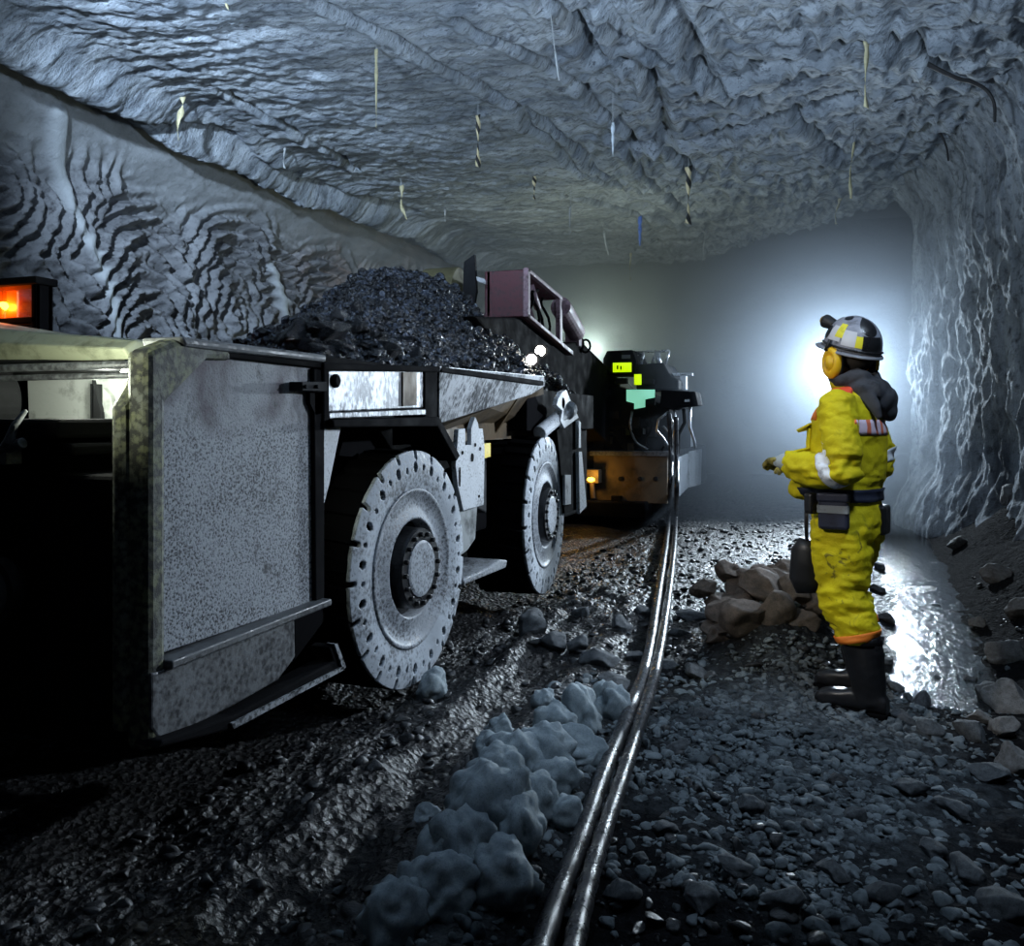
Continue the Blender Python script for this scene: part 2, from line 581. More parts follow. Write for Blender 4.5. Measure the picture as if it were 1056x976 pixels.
wl = link('wall_left', me, m_wl); tag(wl, 'left rock wall carved with concentric cutter drum grooves', None, kind='structure')

# --- right wall
t = NT('right_wall_rock'); p = t.pos((1, 1, .22))
q = t.pos()
n1 = t.noise(p, 2.6, 7, .66, .5); n2 = t.noise(q, 9, 6, .68); n3 = t.noise(q, 50, 4)
col = t.mix(t.rng(n1, .36, .62), (.07, .078, .09), (.27, .30, .335))
col = t.mix(t.rng(n2, .5, .68), col, (.045, .05, .058))
h = t.math('ADD', t.math('MULTIPLY', n2, .8), t.math('MULTIPLY', n3, .35))
m_wr = t.bsdf(col, .95, 0, t.bump(h, .9, .04), spec=.1)
path = [(2.6, -2), (2.35, 4), (1.92, 9.2), (1.2, 13.7), (1.32, 14.0), (3.2, 14.25)]
L = [0]
for a_, b_ in zip(path[:-1], path[1:]): L.append(L[-1] + math.dist(a_, b_))
ss = np.concatenate([np.arange(0, 9, .2), np.arange(9, L[-1], .022)])
zs = np.arange(-.1, 5.2, .025)
PX = np.interp(ss, L, [a for a, b in path]); PY = np.interp(ss, L, [b for a, b in path])
Sg, Zg = np.meshgrid(ss, zs, indexing='ij')
DD = .16 * fbm(Sg * .8, Zg * .5, 0, 4, 71) + .10 * fbm(Sg * 2.6, Zg * .9, 0, 4, 72) + .055 * fbm(Sg * 6, Zg * 4, 0, 3, 73) + .02 * fbm(Sg * 4, Zg * 1.2, 0, 2, 74)
w1, w2 = worley(Sg * 3.2, Zg * 1.6, 171); w3, w4 = worley(Sg * 9, Zg * 6, 172)
DD += .02 * (w2 - w1) + .03 * fbm(Sg * 9, Zg * 6, 0, 4, 175)
DD -= .35 * sstep(4.1, 4.9, Zg)
DD -= .25 * sstep(.9, 0, Zg)
nxn = np.gradient(PY, ss); nyn = -np.gradient(PX, ss)
me = grid_mesh('wall_right', np.stack([PX[:, None] + nxn[:, None] * (DD + .05), PY[:, None] + nyn[:, None] * (DD * .5), Zg], -1))
wr = link('wall_right', me, m_wr); tag(wr, 'pale rough right rock wall', None, kind='structure')

# --- face at the end of the heading
ys_ = np.arange(-9.5, 6, .12); zs = np.arange(-.2, 6.4, .12)
Xg, Zg = np.meshgrid(ys_, zs, indexing='ij')
DD = .3 * fbm(Xg * .7, Zg * .7, 0, 4, 81)
me = grid_mesh('wall_back', np.stack([Xg, 23.4 - DD, Zg], -1))
m_face = rock_mat('coal_face', (.018, .019, .021), (.035, .036, .04), (.01, .01, .011), 1.5, .6, .8, .04)
wb = link('wall_back', me, m_face); tag(wb, 'dark coal face at the end of the heading', None, kind='structure')

# --- water in the drainage channel
t = NT('dirty_water'); p = t.pos((1, .55, 1))
n1 = t.noise(p, 17, 4, .6, .5); n2 = t.noise(p, 80, 3, .6)
wn = t.bump(t.math('ADD', t.math('MULTIPLY', n1, .8), t.math('MULTIPLY', n2, .25)), 1.0, .011)
m_water = t.bsdf((.010, .012, .014), .11, 0, wn, spec=.45)
mb = MB()
for k in range(40):
    y0 = 4.4 + k * .3; y1 = y0 + .3
    mb.add([(float(stream_x(y0)) - 1.0, y0, -.075), (float(stream_x(y0)) + 1.1, y0, -.075), (float(stream_x(y1)) + 1.1, y1, -.075), (float(stream_x(y1)) - 1.0, y1, -.075)], [(0, 1, 2, 3)])
wat = mb.build('stream_water', m_water, smooth=True); tag(wat, 'shallow stream of dirty water shining along the right wall', None, kind='structure')

# --- dust haze hanging in the heading
t = NT('dust_haze')
vs = t.n('VolumeScatter', {'Color': (.72, .84, 1.0, 1), 'Density': .075, 'Anisotropy': .3})
t.t.links.new(vs.outputs[0], t.out.inputs['Volume'])
haze = MB().box((-7.3, 11.0, .02), (3.1, 23.2, 5.9)).build('dust_haze', t.m)
tag(haze, 'blue grey dust haze filling the far heading', None, kind='stuff')


# ------------------------------------------------------------------ loose rock
def ico(sub=3):
    import bmesh
    bm = bmesh.new(); bmesh.ops.create_icosphere(bm, subdivisions=sub, radius=1)
    v = np.array([tuple(x.co) for x in bm.verts]); f = [tuple(x.index for x in g.verts) for g in bm.faces]
    bm.free(); return v, f


ICO3, ICO3F = ico(4); ICO1, ICO1F = ico(2); ICO2, ICO2F = ico(3)


def rock_mesh(name, seed, angular=1., rough=.1, mat=None, billow=0.):
    rs = np.random.RandomState(seed)
    v = ICO3.copy()
    for k in range(int(14 * angular)):
        nrm = rs.normal(size=3); nrm /= np.linalg.norm(nrm)
        c = rs.uniform(.45, .85); d = v @ nrm
        v -= np.outer(np.clip(d - c, 0, 9) * .95, nrm)
    nn = v / np.linalg.norm(v, axis=1)[:, None]
    v += nn * (rough * fbm(v[:, 0] * 1.6 + seed * 7, v[:, 1] * 1.6, v[:, 2] * 1.6, 4, seed) * 1.6)[:, None]
    if billow:
        v += nn * (billow * np.abs(fbm(v[:, 0] * 1.3 + seed, v[:, 1] * 1.3, v[:, 2] * 1.3, 3, seed + 9)) * 1.7 - billow * .4)[:, None]
    v += nn * (.04 * fbm(v[:, 0] * 5 + seed, v[:, 1] * 5, v[:, 2] * 5, 5, seed + 3))[:, None]
    me = bpy.data.meshes.new(name); me.from_pydata(v.tolist(), [], ICO3F)
    me.polygons.foreach_set('use_smooth', [True] * len(me.polygons))
    if mat: me.materials.append(mat)
    me.update()
    return me


m_clay = rock_mat('pale_clay', (.19, .235, .26), (.34, .39, .415), (.12, .145, .16), 3.5, .75, .35, .012)
m_brown = rock_mat('brown_rock', (.06, .05, .042), (.13, .10, .082), (.025, .022, .02), 3.5, .8, .5, .02)
m_grey = rock_mat('grey_rock', (.06, .066, .072), (.14, .15, .16), (.025, .026, .029), 3.5, .8, .6, .02, .25)
t = NT('lump_coal'); p = t.pos()
vn_ = t.n('TexVoronoi', {'Vector': p, 'Scale': 34.0}); cr = t.n('SeparateColor', {'Color': vn_.outputs['Color']}).outputs[0]
n1 = t.noise(p, 6, 6, .65); n2 = t.noise(p, 40, 5, .7)
col = t.mix(t.rng(cr, .62, .95), t.mix(n1, (.005, .0052, .006), (.020, .021, .025)), (.085, .10, .135))  # pale blue cells put the coal's glints into its colour
m_coal = t.bsdf(col, t.rng(cr, 0, 1, .45, .16), 0, t.bump(t.math('ADD', vn_.outputs['Distance'], t.math('MULTIPLY', n2, .6)), 1.0, .025), spec=.7)

LUMP = [rock_mesh('clay_lump_shape', 100 + k, .1, .12, m_clay, .36) for k in range(6)]
BROWN = [rock_mesh('brown_boulder_shape', 120 + k, .9, .16, m_brown) for k in range(6)]
m_bank = rock_mat('bank_rock', (.12, .115, .11), (.24, .24, .24), (.05, .05, .05), 3.5, .85, .6, .02, .2)
BANK = [rock_mesh('bank_rock_shape', 180 + k, 1.1, .14, m_bank) for k in range(5)]
GREY = [rock_mesh('grey_rock_shape', 140 + k, 1.3, .12, m_grey) for k in range(6)]


def put_rock(name, me, x, y, s, label, group, rnd, dz=None, cat='rock'):
    o = bpy.data.objects.new(name, me); COL.objects.link(o)
    sc = Vector((s * rnd.uniform(.8, 1.25), s * rnd.uniform(.8, 1.25), s * (rnd.uniform(.9, 1.3) if name == 'clay_lump' else rnd.uniform(.55, .95))))
    o.scale = sc
    o.rotation_euler = (rnd.uniform(-.4, .4), rnd.uniform(-.4, .4), rnd.uniform(0, 6.28))
    z = gz(x, y) if dz is None else dz
    o.location = (x, y, z + sc.z * (.38 if dz is None else 0))
    return tag(o, label, cat, group, 'thing')


rnd = random.Random(3)
# pale clay lumps in a row left of the cables (pixel of the base, radius in pixels)
for px, py, rp in [(628, 742, 22), (600, 752, 24), (572, 762, 22), (594, 788, 28), (560, 800, 30), (535, 812, 34), (574, 822, 26), (515, 832, 40), (548, 850, 30),
                   (500, 868, 44), (535, 880, 36), (486, 905, 42), (520, 920, 40), (462, 900, 34), (455, 935, 34), (408, 962, 36), (425, 925, 22), (582, 850, 22), (506, 790, 20), (520, 765, 18), (560, 735, 14), (440, 845, 14)]:
    q = at_z(px, py, .05)
    s = .92 * rp / F * (q.y * CP - q.x * SP)
    put_rock('clay_lump', rnd.choice(LUMP), q.x, q.y, s, 'pale blue grey clay lump in the row along the left side of the cables', 'clay lumps beside the cables', rnd)
# lump thrown up against the front wheel
q = at_z(448, 698, .05)
put_rock('clay_lump', LUMP[2], q.x, q.y, .085, 'small bright pale lump alone at the foot of the front wheel', None, rnd)
# brown boulders heaped in front of the miner
for px, py, rp, zz in [(775, 690, 30, .02), (745, 690, 24, 0), (800, 690, 26, .05), (760, 655, 30, .1), (795, 660, 34, .14), (822, 655, 26, .14), (780, 630, 30, .22), (810, 628, 30, .26), (770, 605, 26, .25),
                       (800, 600, 30, .32), (815, 590, 20, .36), (740, 660, 20, .05), (835, 640, 22, .1), (845, 610, 20, .16), (750, 625, 22, .12), (728, 605, 18, .06), (830, 690, 18, .03), (755, 590, 16, .1)]:
    q = at_y(px, py, 5.0 + .6 * zz + (690 - py) * .004)
    s = rp / F * (q.y * CP - q.x * SP)
    put_rock('brown_boulder', rnd.choice(BROWN), q.x, q.y, s, "brown boulder in the heap before the miner's legs", 'brown boulders before the miner', rnd, dz=max(q.z, gz(q.x, q.y) + s * .2))
# grey rocks scattered over the floor
gl = 'dark grey rock lying loose on the muddy mine floor'
for px, py, rp in [(620, 690, 22), (655, 680, 14), (595, 672, 16), (570, 668, 20), (640, 655, 14), (700, 655, 14), (600, 640, 12), (720, 700, 18), (715, 640, 18), (690, 690, 14), (548, 655, 26), (632, 715, 18), (665, 640, 12),
                   (720, 745, 16), (700, 780, 14), (760, 900, 22), (690, 860, 18), (720, 930, 22), (810, 930, 26), (860, 905, 22), (910, 925, 22), (960, 880, 20), (1000, 900, 26), (640, 920, 20), (660, 890, 14),
                   (940, 820, 18), (985, 840, 22), (1020, 800, 24), (1000, 760, 22), (960, 760, 16), (930, 745, 14), (950, 720, 14), (905, 700, 12), (880, 850, 16), (830, 860, 14), (770, 840, 16), (1035, 940, 28), (905, 600, 9), (914, 628, 10), (903, 655, 11), (922, 690, 12), (938, 706, 11), (908, 578, 8), (915, 668, 9), (950, 700, 8), (590, 945, 20), (350, 900, 10), (300, 930, 12)]:
    q = at_z(px, py, .03)
    s = rp / F * (q.y * CP - q.x * SP)
    put_rock('grey_rock', rnd.choice(GREY), q.x, q.y, s, gl, 'loose grey rocks on the floor', rnd)
# rocks along the foot of the right wall
for px, py, rp in [(1045, 545, 22), (1030, 575, 18), (1052, 600, 24), (1040, 630, 22), (1020, 655, 20), (1048, 670, 26), (1000, 640, 10), (1035, 700, 22), (1010, 690, 16), (1050, 730, 24), (975, 510, 12), (1000, 520, 14), (955, 515, 12), (1020, 525, 14), (990, 545, 12), (1010, 600, 12)]:
    q = at_z(px, py, .25)
    s = rp / F * (q.y * CP - q.x * SP)
    put_rock('wall_rock', rnd.choice(BANK), q.x, q.y, s, 'grey rock in the rubble at the foot of the right wall beside the stream', 'rubble rocks below the right wall', rnd, cat='rock')


# --- gravel: thousands of pebbles nobody could count
def scatter(name, n, region, smin, smax, mat, seed, label, flat=.7, dens=None):
    rs = np.random.RandomState(seed)
    V = []; FF = []; b = 0
    f = np.array(ICO1F)
    k = 0
    xs = rs.uniform(region[0], region[1], n); ys = region[2] + (region[3] - region[2]) * rs.uniform(0, 1, n) ** 1.5
    hh, pa, _ = ground(xs, ys, False)
    keep = rs.uniform(0, 1, n) < (dens(xs, ys, pa) if dens else 1)
    for x, y, h in zip(xs[keep], ys[keep], hh[keep]):
        s = smin * (smax / smin) ** (rs.uniform() ** 2)
        v = ICO1.copy()
        for _ in range(9):
            nr = rs.normal(size=3); nr /= np.linalg.norm(nr)
            v -= np.outer(np.clip(v @ nr - rs.uniform(.32, .75), 0, 9), nr)
        v *= s * rs.uniform(.7, 1.3, 3) * np.array([1, 1, flat])
        a = rs.uniform(0, 6.28); c, s2 = math.cos(a), math.sin(a)
        v = v @ np.array([[c, s2, 0], [-s2, c, 0], [0, 0, 1]])
        V.append(v + np.array([x, y, h + s * .25])); FF.append(f + b); b += len(v)
    me = bpy.data.meshes.new(name)
    V = np.concatenate(V); FF = np.concatenate(FF)
    me.vertices.add(len(V)); me.vertices.foreach_set('co', V.reshape(-1))
    me.loops.add(FF.size); me.loops.foreach_set('vertex_index', FF.reshape(-1).astype(np.int32))
    me.polygons.add(len(FF)); me.polygons.foreach_set('loop_start', np.arange(0, FF.size, 3, dtype=np.int32))
    me.update(calc_edges=True)
    o = link(name, me, mat); tag(o, label, None, kind='stuff')
    return o


m_gravel = rock_mat('pale_gravel', (.06, .072, .08), (.20, .23, .245), (.018, .02, .023), 6, .85, .5, .01, .2)
m_gravel2 = rock_mat('dark_gravel', (.014, .0145, .016), (.045, .047, .05), (.007, .007, .008), 6, .4, .6, .01, .45)
scatter('pale_gravel', 14000, (-1.25, 1.6, 1.7, 7.5), .005, .042, m_gravel, 5, 'pale broken gravel spread round the miner and the cables', dens=lambda x, y, p: np.clip(p * 1.5 - .12, .04, 1))
scatter('mound_gravel', 9000, (-.85, .75, 2.5, 5.0), .007, .034, m_gravel, 15, 'packed pale rubble on the low mound under the boots', dens=lambda x, y, p: np.clip(p * 1.3 - .1, .05, 1))
scatter('dark_gravel', 11000, (-2.2, 1.3, 1.5, 13), .005, .045, m_gravel2, 6, 'wet black coal gravel over the haulage road', dens=lambda x, y, p: np.clip(1.0 - p, .15, 1) * (np.abs(x - stream_x(y) - .1) > .42))
# ================================================================== HAULAGE CAR
XS = -1.95          # plane of the car's right flank
YF = 2.17           # plane of its near end


def px_x(pts, x=XS):
    return [tuple(at_x(a, b, x).yz) for a, b in pts]


def px_y(pts, y=YF):
    r = [at_y(a, b, y) for a, b in pts]
    return [(p.x, p.z) for p in r]


m_dust = dusty('dusted_steel', (.27, .29, .315), (.018, .019, .022), .44, .58, 85, .75, patch=.25)
m_dust_dim = dusty('thinly_dusted_steel', (.13, .14, .15), (.035, .036, .04), .38, .66, 60, .6, patch=.35)
m_bright = dusty('whitewashed_steel', (.50, .53, .57), (.08, .085, .095), .30, .52, 90, .5, patch=.3)
m_shiny = dusty('worn_bright_steel', (.50, .52, .55), (.05, .052, .058), .38, .62, 60, .38, .5, patch=.5, streak=(1, 1, .6))
m_black = plain('black_greasy_steel', (.007, .007, .008), .8, 0, .3, 5, spec=.02)
m_dark = plain('dark_steel', (.018, .019, .021), .7, .0, .6, 5, spec=.08)
m_rubber = plain('black_rubber', (.0045, .0045, .005), .9, 0, 0, 9, spec=.02)
m_moss = None
t = NT('moss_stained_steel'); p = t.pos()
n1 = t.noise(p, 6, 6, .65); n2 = t.noise(p, 48, 5, .75); v = t.vor(p, 40)
c = t.mix(t.rng(n1, .4, .62), (.13, .14, .125), (.145, .155, .07))
c = t.mix(t.rng(t.math('ADD', t.math('MULTIPLY', n2, .8), t.math('MULTIPLY', v, .35)), .5, .66), c, (.022, .024, .02))
m_moss = t.bsdf(c, .7, 0, t.bump(n2, .5, .006))
m_steelplain = plain('pale_painted_plate', (.6, .63, .62), .5, .1, .55, 6)
m_rust = plain('rust_brown_steel', (.10, .068, .035), .65, .2, .6, 4)

car = thing('haulage_car', 'low grey dusty coal haulage car with big wheels heaped with coal', 'haulage car', (-3.4, 5, 0))


def part(name, mb, mat, parent=None, **k):
    return mb.build(name, mat, parent or car, **k)


# ---- chassis
mb = MB()
mb.box((-4.9, 2.35, .42), (-2.5, 8.3, 1.28))
mb.prism('x', px_x([(158, 640), (330, 600), (337, 640), (300, 690), (168, 745)], -2.06), -2.06, -2.5)
mb.box((-2.5, 4.62, .62), (-2.12, 5.55, 1.22))
mb.box((-2.45, 7.05, .5), (-2.1, 8.2, 1.3))
part('chassis', mb, m_black, bevel=.02)

# ---- near end: dark bulkhead, bottom edge curving up
zb = at_x(155, 777, XS).z
mb = MB()
x0, z0 = px_y([(131, 700)])[0]
mb.prism('x', [(YF, zb + .02), (YF + .02, 1.18), (YF + .3, 1.18), (YF + .3, zb - .03), (YF + .06, zb - .03)], x0, -5.3)
bulk = part('end_bulkhead', mb, m_black, bevel=.015)
c = px_y([(5, 607)])[0]
mb = MB(); mb.lathe([(0, .10), (.03, .115), (.07, .115), (.07, .09), (.05, .08)], 32, Matrix.Translation((c[0], YF, c[1])) @ Matrix.Rotation(R(180), 4, 'Z'), 'y', cap=True)
lo = part('end_lamp', mb, m_dark, bulk, smooth=False)
mb = MB(); mb.ell((c[0], YF - .045, c[1]), (.08, .03, .08))
part('lamp_glass', mb, plain('dull_lamp_glass', (.12, .13, .13), .3, 0, .3, 8), bulk, smooth=True)

# ---- corner post with raked head
pz = lambda row, px=153: at_x(px, row, XS).z
y153, y172 = at_x(153, 600, XS).y, at_x(172, 600, XS).y
tp = at_x(153, 346, XS)
prof = [(y153, pz(778)), (y153, at_x(131, 380, XS).z + .06), (y153 + .13, pz(346)), (y153 + .40, pz(346) - .01), (y153 + .42, pz(346) - .05), (y172 + .20, pz(365)), (y172, pz(415)), (y172, pz(770))]
mb = MB()
mb.prism('x', prof, XS, XS - .09)
fp = [(YF - .01, pz(760)), (YF - .01, 1.40), (YF + .15, pz(348)), (YF + .42, pz(348)), (YF + .42, pz(760))]
mb.prism('x', fp, XS - .075, XS - .14)
# chamfer between flank and end
for a, b in (((0, 0), (1, 1)),):
    pass
post = part('corner_post', mb, m_moss, bevel=.03)
# gusset webs on the inside of the post
mb = MB()
mb.prism('y', px_y([(106, 400), (114, 408), (119, 432), (107, 425)], 2.6), 2.6, 2.62)
part('gusset_plate', mb, m_steelplain)

# ---- deck beam across the near end (curved greenish girder) and ledge
mb = MB()
ring = []
for px, top, bot in [(-230, 300, 366), (0, 339, 372), (50, 343, 372), (95, 346, 373), (136, 350, 372)]:
    a = at_y(px, top, 2.62); b = at_y(px, bot, 2.62)
    ring.append([(a.x, 2.62, b.z), (a.x, 2.58, (a.z + b.z) / 2), (a.x, 2.64, a.z), (a.x, 3.0, a.z + .01), (a.x, 3.0, b.z)])
mb.loft(ring)
part('deck_beam', mb, plain('cream_dusty_girder', (.34, .36, .25), .7, 0, .5, 7, dark=(.08, .09, .05)), smooth=False, bevel=.01)
a = at_y(20, 376, 2.6); b = at_y(135, 376, 2.6)
mb = MB(); mb.cyl((a.x - .9, 2.6, a.z - .015), (b.x, 2.6, b.z), .016, 10); mb.cyl((a.x - .9, 2.6, a.z - .055), (b.x, 2.6, b.z - .04), .012, 10)
part('handrail', mb, m_dust_dim, smooth=True)
# white lit plate at the back of the recess
mb = MB()
mb.prism('y', px_y([(28, 372), (97, 372), (97, 440), (30, 440)], 2.95), 2.95, 2.98)
mb.prism('y', px_y([(97, 360), (140, 360), (140, 440), (99, 440)], 2.98), 2.98, 3.0)
part('recess_plate', mb, m_steelplain)
mb = MB()
q = px_y([(93, 396), (96, 396), (96, 436), (93, 436)], 2.9); mb.prism('y', q, 2.9, 2.95)
mb.prism('y', px_y([(95, 392), (104, 425), (104, 438), (95, 438)], 2.9), 2.9, 2.92)
part('bracket_plate', mb, m_dark)
# round cable drum
c = at_y(16, 412, 2.8)
mb = MB(); mb.lathe([(-.5, .17), (-.02, .17), (0, .155), (0, .10), (-.03, .09), (-.03, .0)], 40, Matrix.Translation((c.x - .05, c.y - .06, c.z - .01)) @ Matrix.Rotation(R(180), 4, 'Z') @ Matrix.Scale(-1, 4, (0, 1, 0)), 'y')
part('cable_drum', mb, m_dark, smooth=False, bevel=.006)
# ledge
a = at_y(118, 432, 2.36); b = at_y(118, 462, 2.36)
mb = MB(); mb.box((a.x - 3.2, 2.12, b.z + .035), (a.x, 2.95, a.z)); mb.box((a.x - 3.2, 2.16, b.z - .02), (a.x + .02, 2.9, b.z + .02))
led = part('ledge', mb, m_black, bevel=.012)
c = at_y(22, 452, 2.13)
mb = MB(); mb.tube([c + Vector((.02, 0, .09)), c + Vector((.005, -.03, .04)), c + Vector((-.01, -.035, -.01)), c + Vector((-.06, -.02, -.035))], [.008, .012, .018, .012], 10)
mb.cyl(c + Vector((-.07, -.02, -.04)), c + Vector((.03, -.02, -.015)), .018, 12); mb.box(tuple(c + Vector((-.1, -.03, -.085))), tuple(c + Vector((-.03, .03, -.02))))
part('clamp', mb, m_dust_dim, led, smooth=False, bevel=.004)
# deck plate on top between the post and the far side
a = at_x(150, 345, XS)
mb = MB(); mb.box((-5.1, 2.62, a.z - .06), (XS - .16, 3.45, a.z - .01)); mb.box((-5.1, 3.0, a.z - .03), (-2.3, 3.3, a.z + .02))
part('deck_plate', mb, m_dark, bevel=.01)
# yellow-lit work lamp tucked under the deck beam
c = at_y(128, 385, 2.7)
mb = MB(); mb.cyl((c.x, 2.70, c.z), (c.x, 2.76, c.z), .02, 12)
wl_ = part('recess_lamp', mb, NT('lamp_glow').bsdf((.9, .95, .8), .4, 0, None, (.9, 1, .72), 12), smooth=False)

# ---- flank: side panel, rail, sill, skirt, step
mb = MB(); mb.prism('x', px_x([(190, 362), (262, 369), (335, 377), (337, 619), (173, 676), (171, 412)]), XS - .03, XS - .06)
t = NT('speckled_panel'); p = t.pos()
zz = t.n('SeparateXYZ', {'Vector': p}).outputs['Z']
sp = t.noise(p, 105, 4, .75); v_ = t.vor(p, 95); sm = t.noise(p, 3.4, 5, .6, .4); st_ = t.noise(p, 7, 6, .65)
k_ = t.math('ADD', t.math('MULTIPLY', sp, .8), t.math('MULTIPLY', v_, .28))
f_ = t.rng(t.math('ADD', k_, t.math('MULTIPLY', t.math('SUBTRACT', sm, .5), .25)), .42, .58)
low = t.mix(f_, (.022, .023, .027), (.34, .365, .40))
top_ = t.mix(t.rng(sm, .45, .62), (.30, .32, .345), (.10, .088, .105))
top_ = t.mix(t.math('MULTIPLY', t.rng(k_, .40, .5, 1, 0), .55), top_, (.04, .04, .045))
c_ = t.mix(t.rng(t.math('ADD', zz, t.math('MULTIPLY', t.math('SUBTRACT', st_, .5), .3)), 1.28, 1.36), low, top_)
c_ = t.mix(t.rng(st_, .60, .70), c_, (.05, .05, .055))
m_panel = t.bsdf(c_, .7, 0, t.bump(k_, .4, .005), spec=.3)
panel = part('side_panel', mb, m_panel, bevel=.006)
mb = MB()
mb.prism('x', px_x([(185, 347), (335, 366), (335, 374), (188, 358)]), XS + .01, XS - .16)
part('top_rail', mb, m_dust_dim, bevel=.012)
mb = MB(); mb.prism('x', px_x([(190, 358), (335, 374), (335, 380), (192, 364)]), XS - .005, XS - .06); mb.prism('x', px_x([(326, 380), (337, 381), (337, 625), (328, 628)]), XS - .01, XS - .08)
part('panel_frame', mb, m_black, bevel=.006)
mb = MB(); mb.prism('x', px_x([(170, 681), (336, 617), (336, 624), (170, 690)]), XS + .03, XS - .06)
part('sill_bar', mb, m_dust_dim, bevel=.006)
mb = MB(); mb.prism('x', px_x([(155, 694), (172, 690), (303, 634), (304, 678), (286, 702), (240, 728), (185, 756), (168, 768), (155, 752)]), XS + .004, XS - .04)
part('skirt_plate', mb, m_dust_dim, bevel=.008)
mb = MB(); mb.prism('x', px_x([(160, 772), (238, 752), (354, 690), (344, 664), (338, 668), (342, 682), (238, 738), (165, 764)], XS + .04), XS + .05, XS - .05)
part('step_plate', mb, m_black, bevel=.008)
mb = MB(); mb.prism('x', px_x([(238, 746), (354, 687), (354, 691), (240, 752)], XS + .055), XS + .06, XS + .02); mb.prism('x', px_x([(344, 664), (347, 664), (356, 688), (353, 691)], XS + .055), XS + .06, XS + .02)
part('step_edge', mb, m_dust)
mb = MB(); mb.prism('x', px_x([(305, 394), (331, 394), (331, 404), (305, 403)]), XS + .03, XS - .04)
for px in (314, 326):
    q = at_x(px, 399, XS + .03); mb.lathe([(0, .008), (.012, .008), (.012, .001)], 10, Matrix.Translation(q))
part('hinge', mb, m_dark, panel, bevel=.004)
mb = MB(); mb.prism('x', px_x([(322, 405), (334, 405), (334, 426), (328, 428), (322, 416)]), XS - .01, XS - .03)
part('latch_plate', mb, m_black, panel)

# ---- box above the front wheel
mb = MB(); mb.prism('x', px_x([(340, 382), (440, 382), (440, 421), (341, 425)]), XS - .02, XS - .05)
fb = part('arch_box', mb, m_shiny, bevel=.006)
mb = MB()
mb.prism('x', px_x([(333, 374), (452, 378), (452, 384), (333, 382)]), XS + .005, XS - .3)
mb.prism('x', px_x([(334, 380), (340, 380), (340, 440), (334, 440)]), XS, XS - .1)
mb.prism('x', px_x([(440, 378), (453, 378), (453, 436), (440, 430)]), XS - .01, XS - .2)
mb.prism('x', px_x([(337, 433), (448, 430), (452, 437), (470, 470), (466, 476), (446, 440), (338, 441)]), XS + .03, XS - .2)
part('arch_frame', mb, m_black, bevel=.008)
mb = MB(); mb.prism('x', px_x([(341, 426), (440, 422), (440, 428), (341, 432)]), XS - .005, XS - .05)
part('arch_lip', mb, m_shiny, fb, bevel=.004)
mb = MB(); mb.prism('x', px_x([(418, 384), (432, 384), (432, 418), (418, 419)]), XS - .012, XS - .03)
part('slot_cover', mb, m_rust, fb)
q = at_x(345, 393, XS - .02)
mb = MB(); mb.lathe([(-.02, .03), (.012, .03), (.02, .02), (.02, .001)], 20, Matrix.Translation(q))
part('bolt', mb, m_black, fb)
mb = MB(); mb.prism('x', px_x([(338, 442), (356, 441), (344, 500), (335, 535)]), XS - .02, XS - .05)
part('arch_leg', mb, m_bright, bevel=.004)
mb = MB(); mb.box((-2.52, 3.2, .45), (-2.48, 4.55, 1.35)); mb.prism('x', px_x([(356, 444), (448, 437), (462, 480), (350, 470)], -2.2), -2.2, -2.5)
part('arch_lining', mb, m_black)

# ---- hopper side plates (raked in towards the bottom)
def raked(p, q, mat, name, xtop, xbot, th=.03, **k):
    pass

tl, tr = at_x(453, 378, XS), at_x(561, 388, XS)
bl, b2, b3, br = at_x(453, 437, XS - .12), at_x(505, 421, XS - .1), at_x(548, 407, XS - .05), at_x(562, 398, XS - .02)
mb = MB()
pts = [tl, tr, br, b3, b2, bl]
mb.add([tuple(p) for p in pts] + [(p.x - .04, p.y, p.z) for p in pts], [(0, 1, 2, 3, 4, 5), (11, 10, 9, 8, 7, 6)] + [(i, (i + 1) % 6, 6 + (i + 1) % 6, 6 + i) for i in range(6)])
part('hopper_side', mb, m_shiny, bevel=.004)
mb = MB()
pts = [at_x(505, 421, XS - .1), at_x(560, 396, XS - .03), at_x(563, 440, -2.3), at_x(530, 450, -2.3), at_x(455, 450, -2.3), at_x(455, 440, -2.1)]
mb.add([tuple(p) for p in pts] + [(p.x - .05, p.y, p.z) for p in pts], [(0, 1, 2, 3, 4, 5), (11, 10, 9, 8, 7, 6)] + [(i, (i + 1) % 6, 6 + (i + 1) % 6, 6 + i) for i in range(6)])
mb.box((-4.9, 4.3, 1.22), (-2.2, 8.2, 1.34))
part('hopper_bottom', mb, m_rust)
for px, top, bot in ((508, 402, 446), (537, 408, 446)):
    a = at_x(px, top, XS - .06); b = at_x(px, bot, -2.2)
    mb = MB(); mb.prism('y', [(a.x, a.z), (a.x - .25, a.z), (b.x - .1, b.z), (b.x, b.z)], a.y - .015, a.y + .015)
    part('hopper_rib', mb, m_rust)
zt = tl.z
mb = MB(); mb.box((-4.95, 3.4, 1.28), (-4.85, 8.3, zt)); mb.box((-4.9, 3.38, 1.28), (-2.1, 3.46, zt)); mb.box((-2.25, 3.42, 1.5), (-2.12, 4.45, zt)); mb.box((-2.2, 6.2, 1.28), (-2.05, 8.25, zt - .05)); mb.box((XS - .08, 4.4, zt - .03), (XS, 6.3, zt + .005))
part('hopper_wall', mb, m_black, bevel=.008)

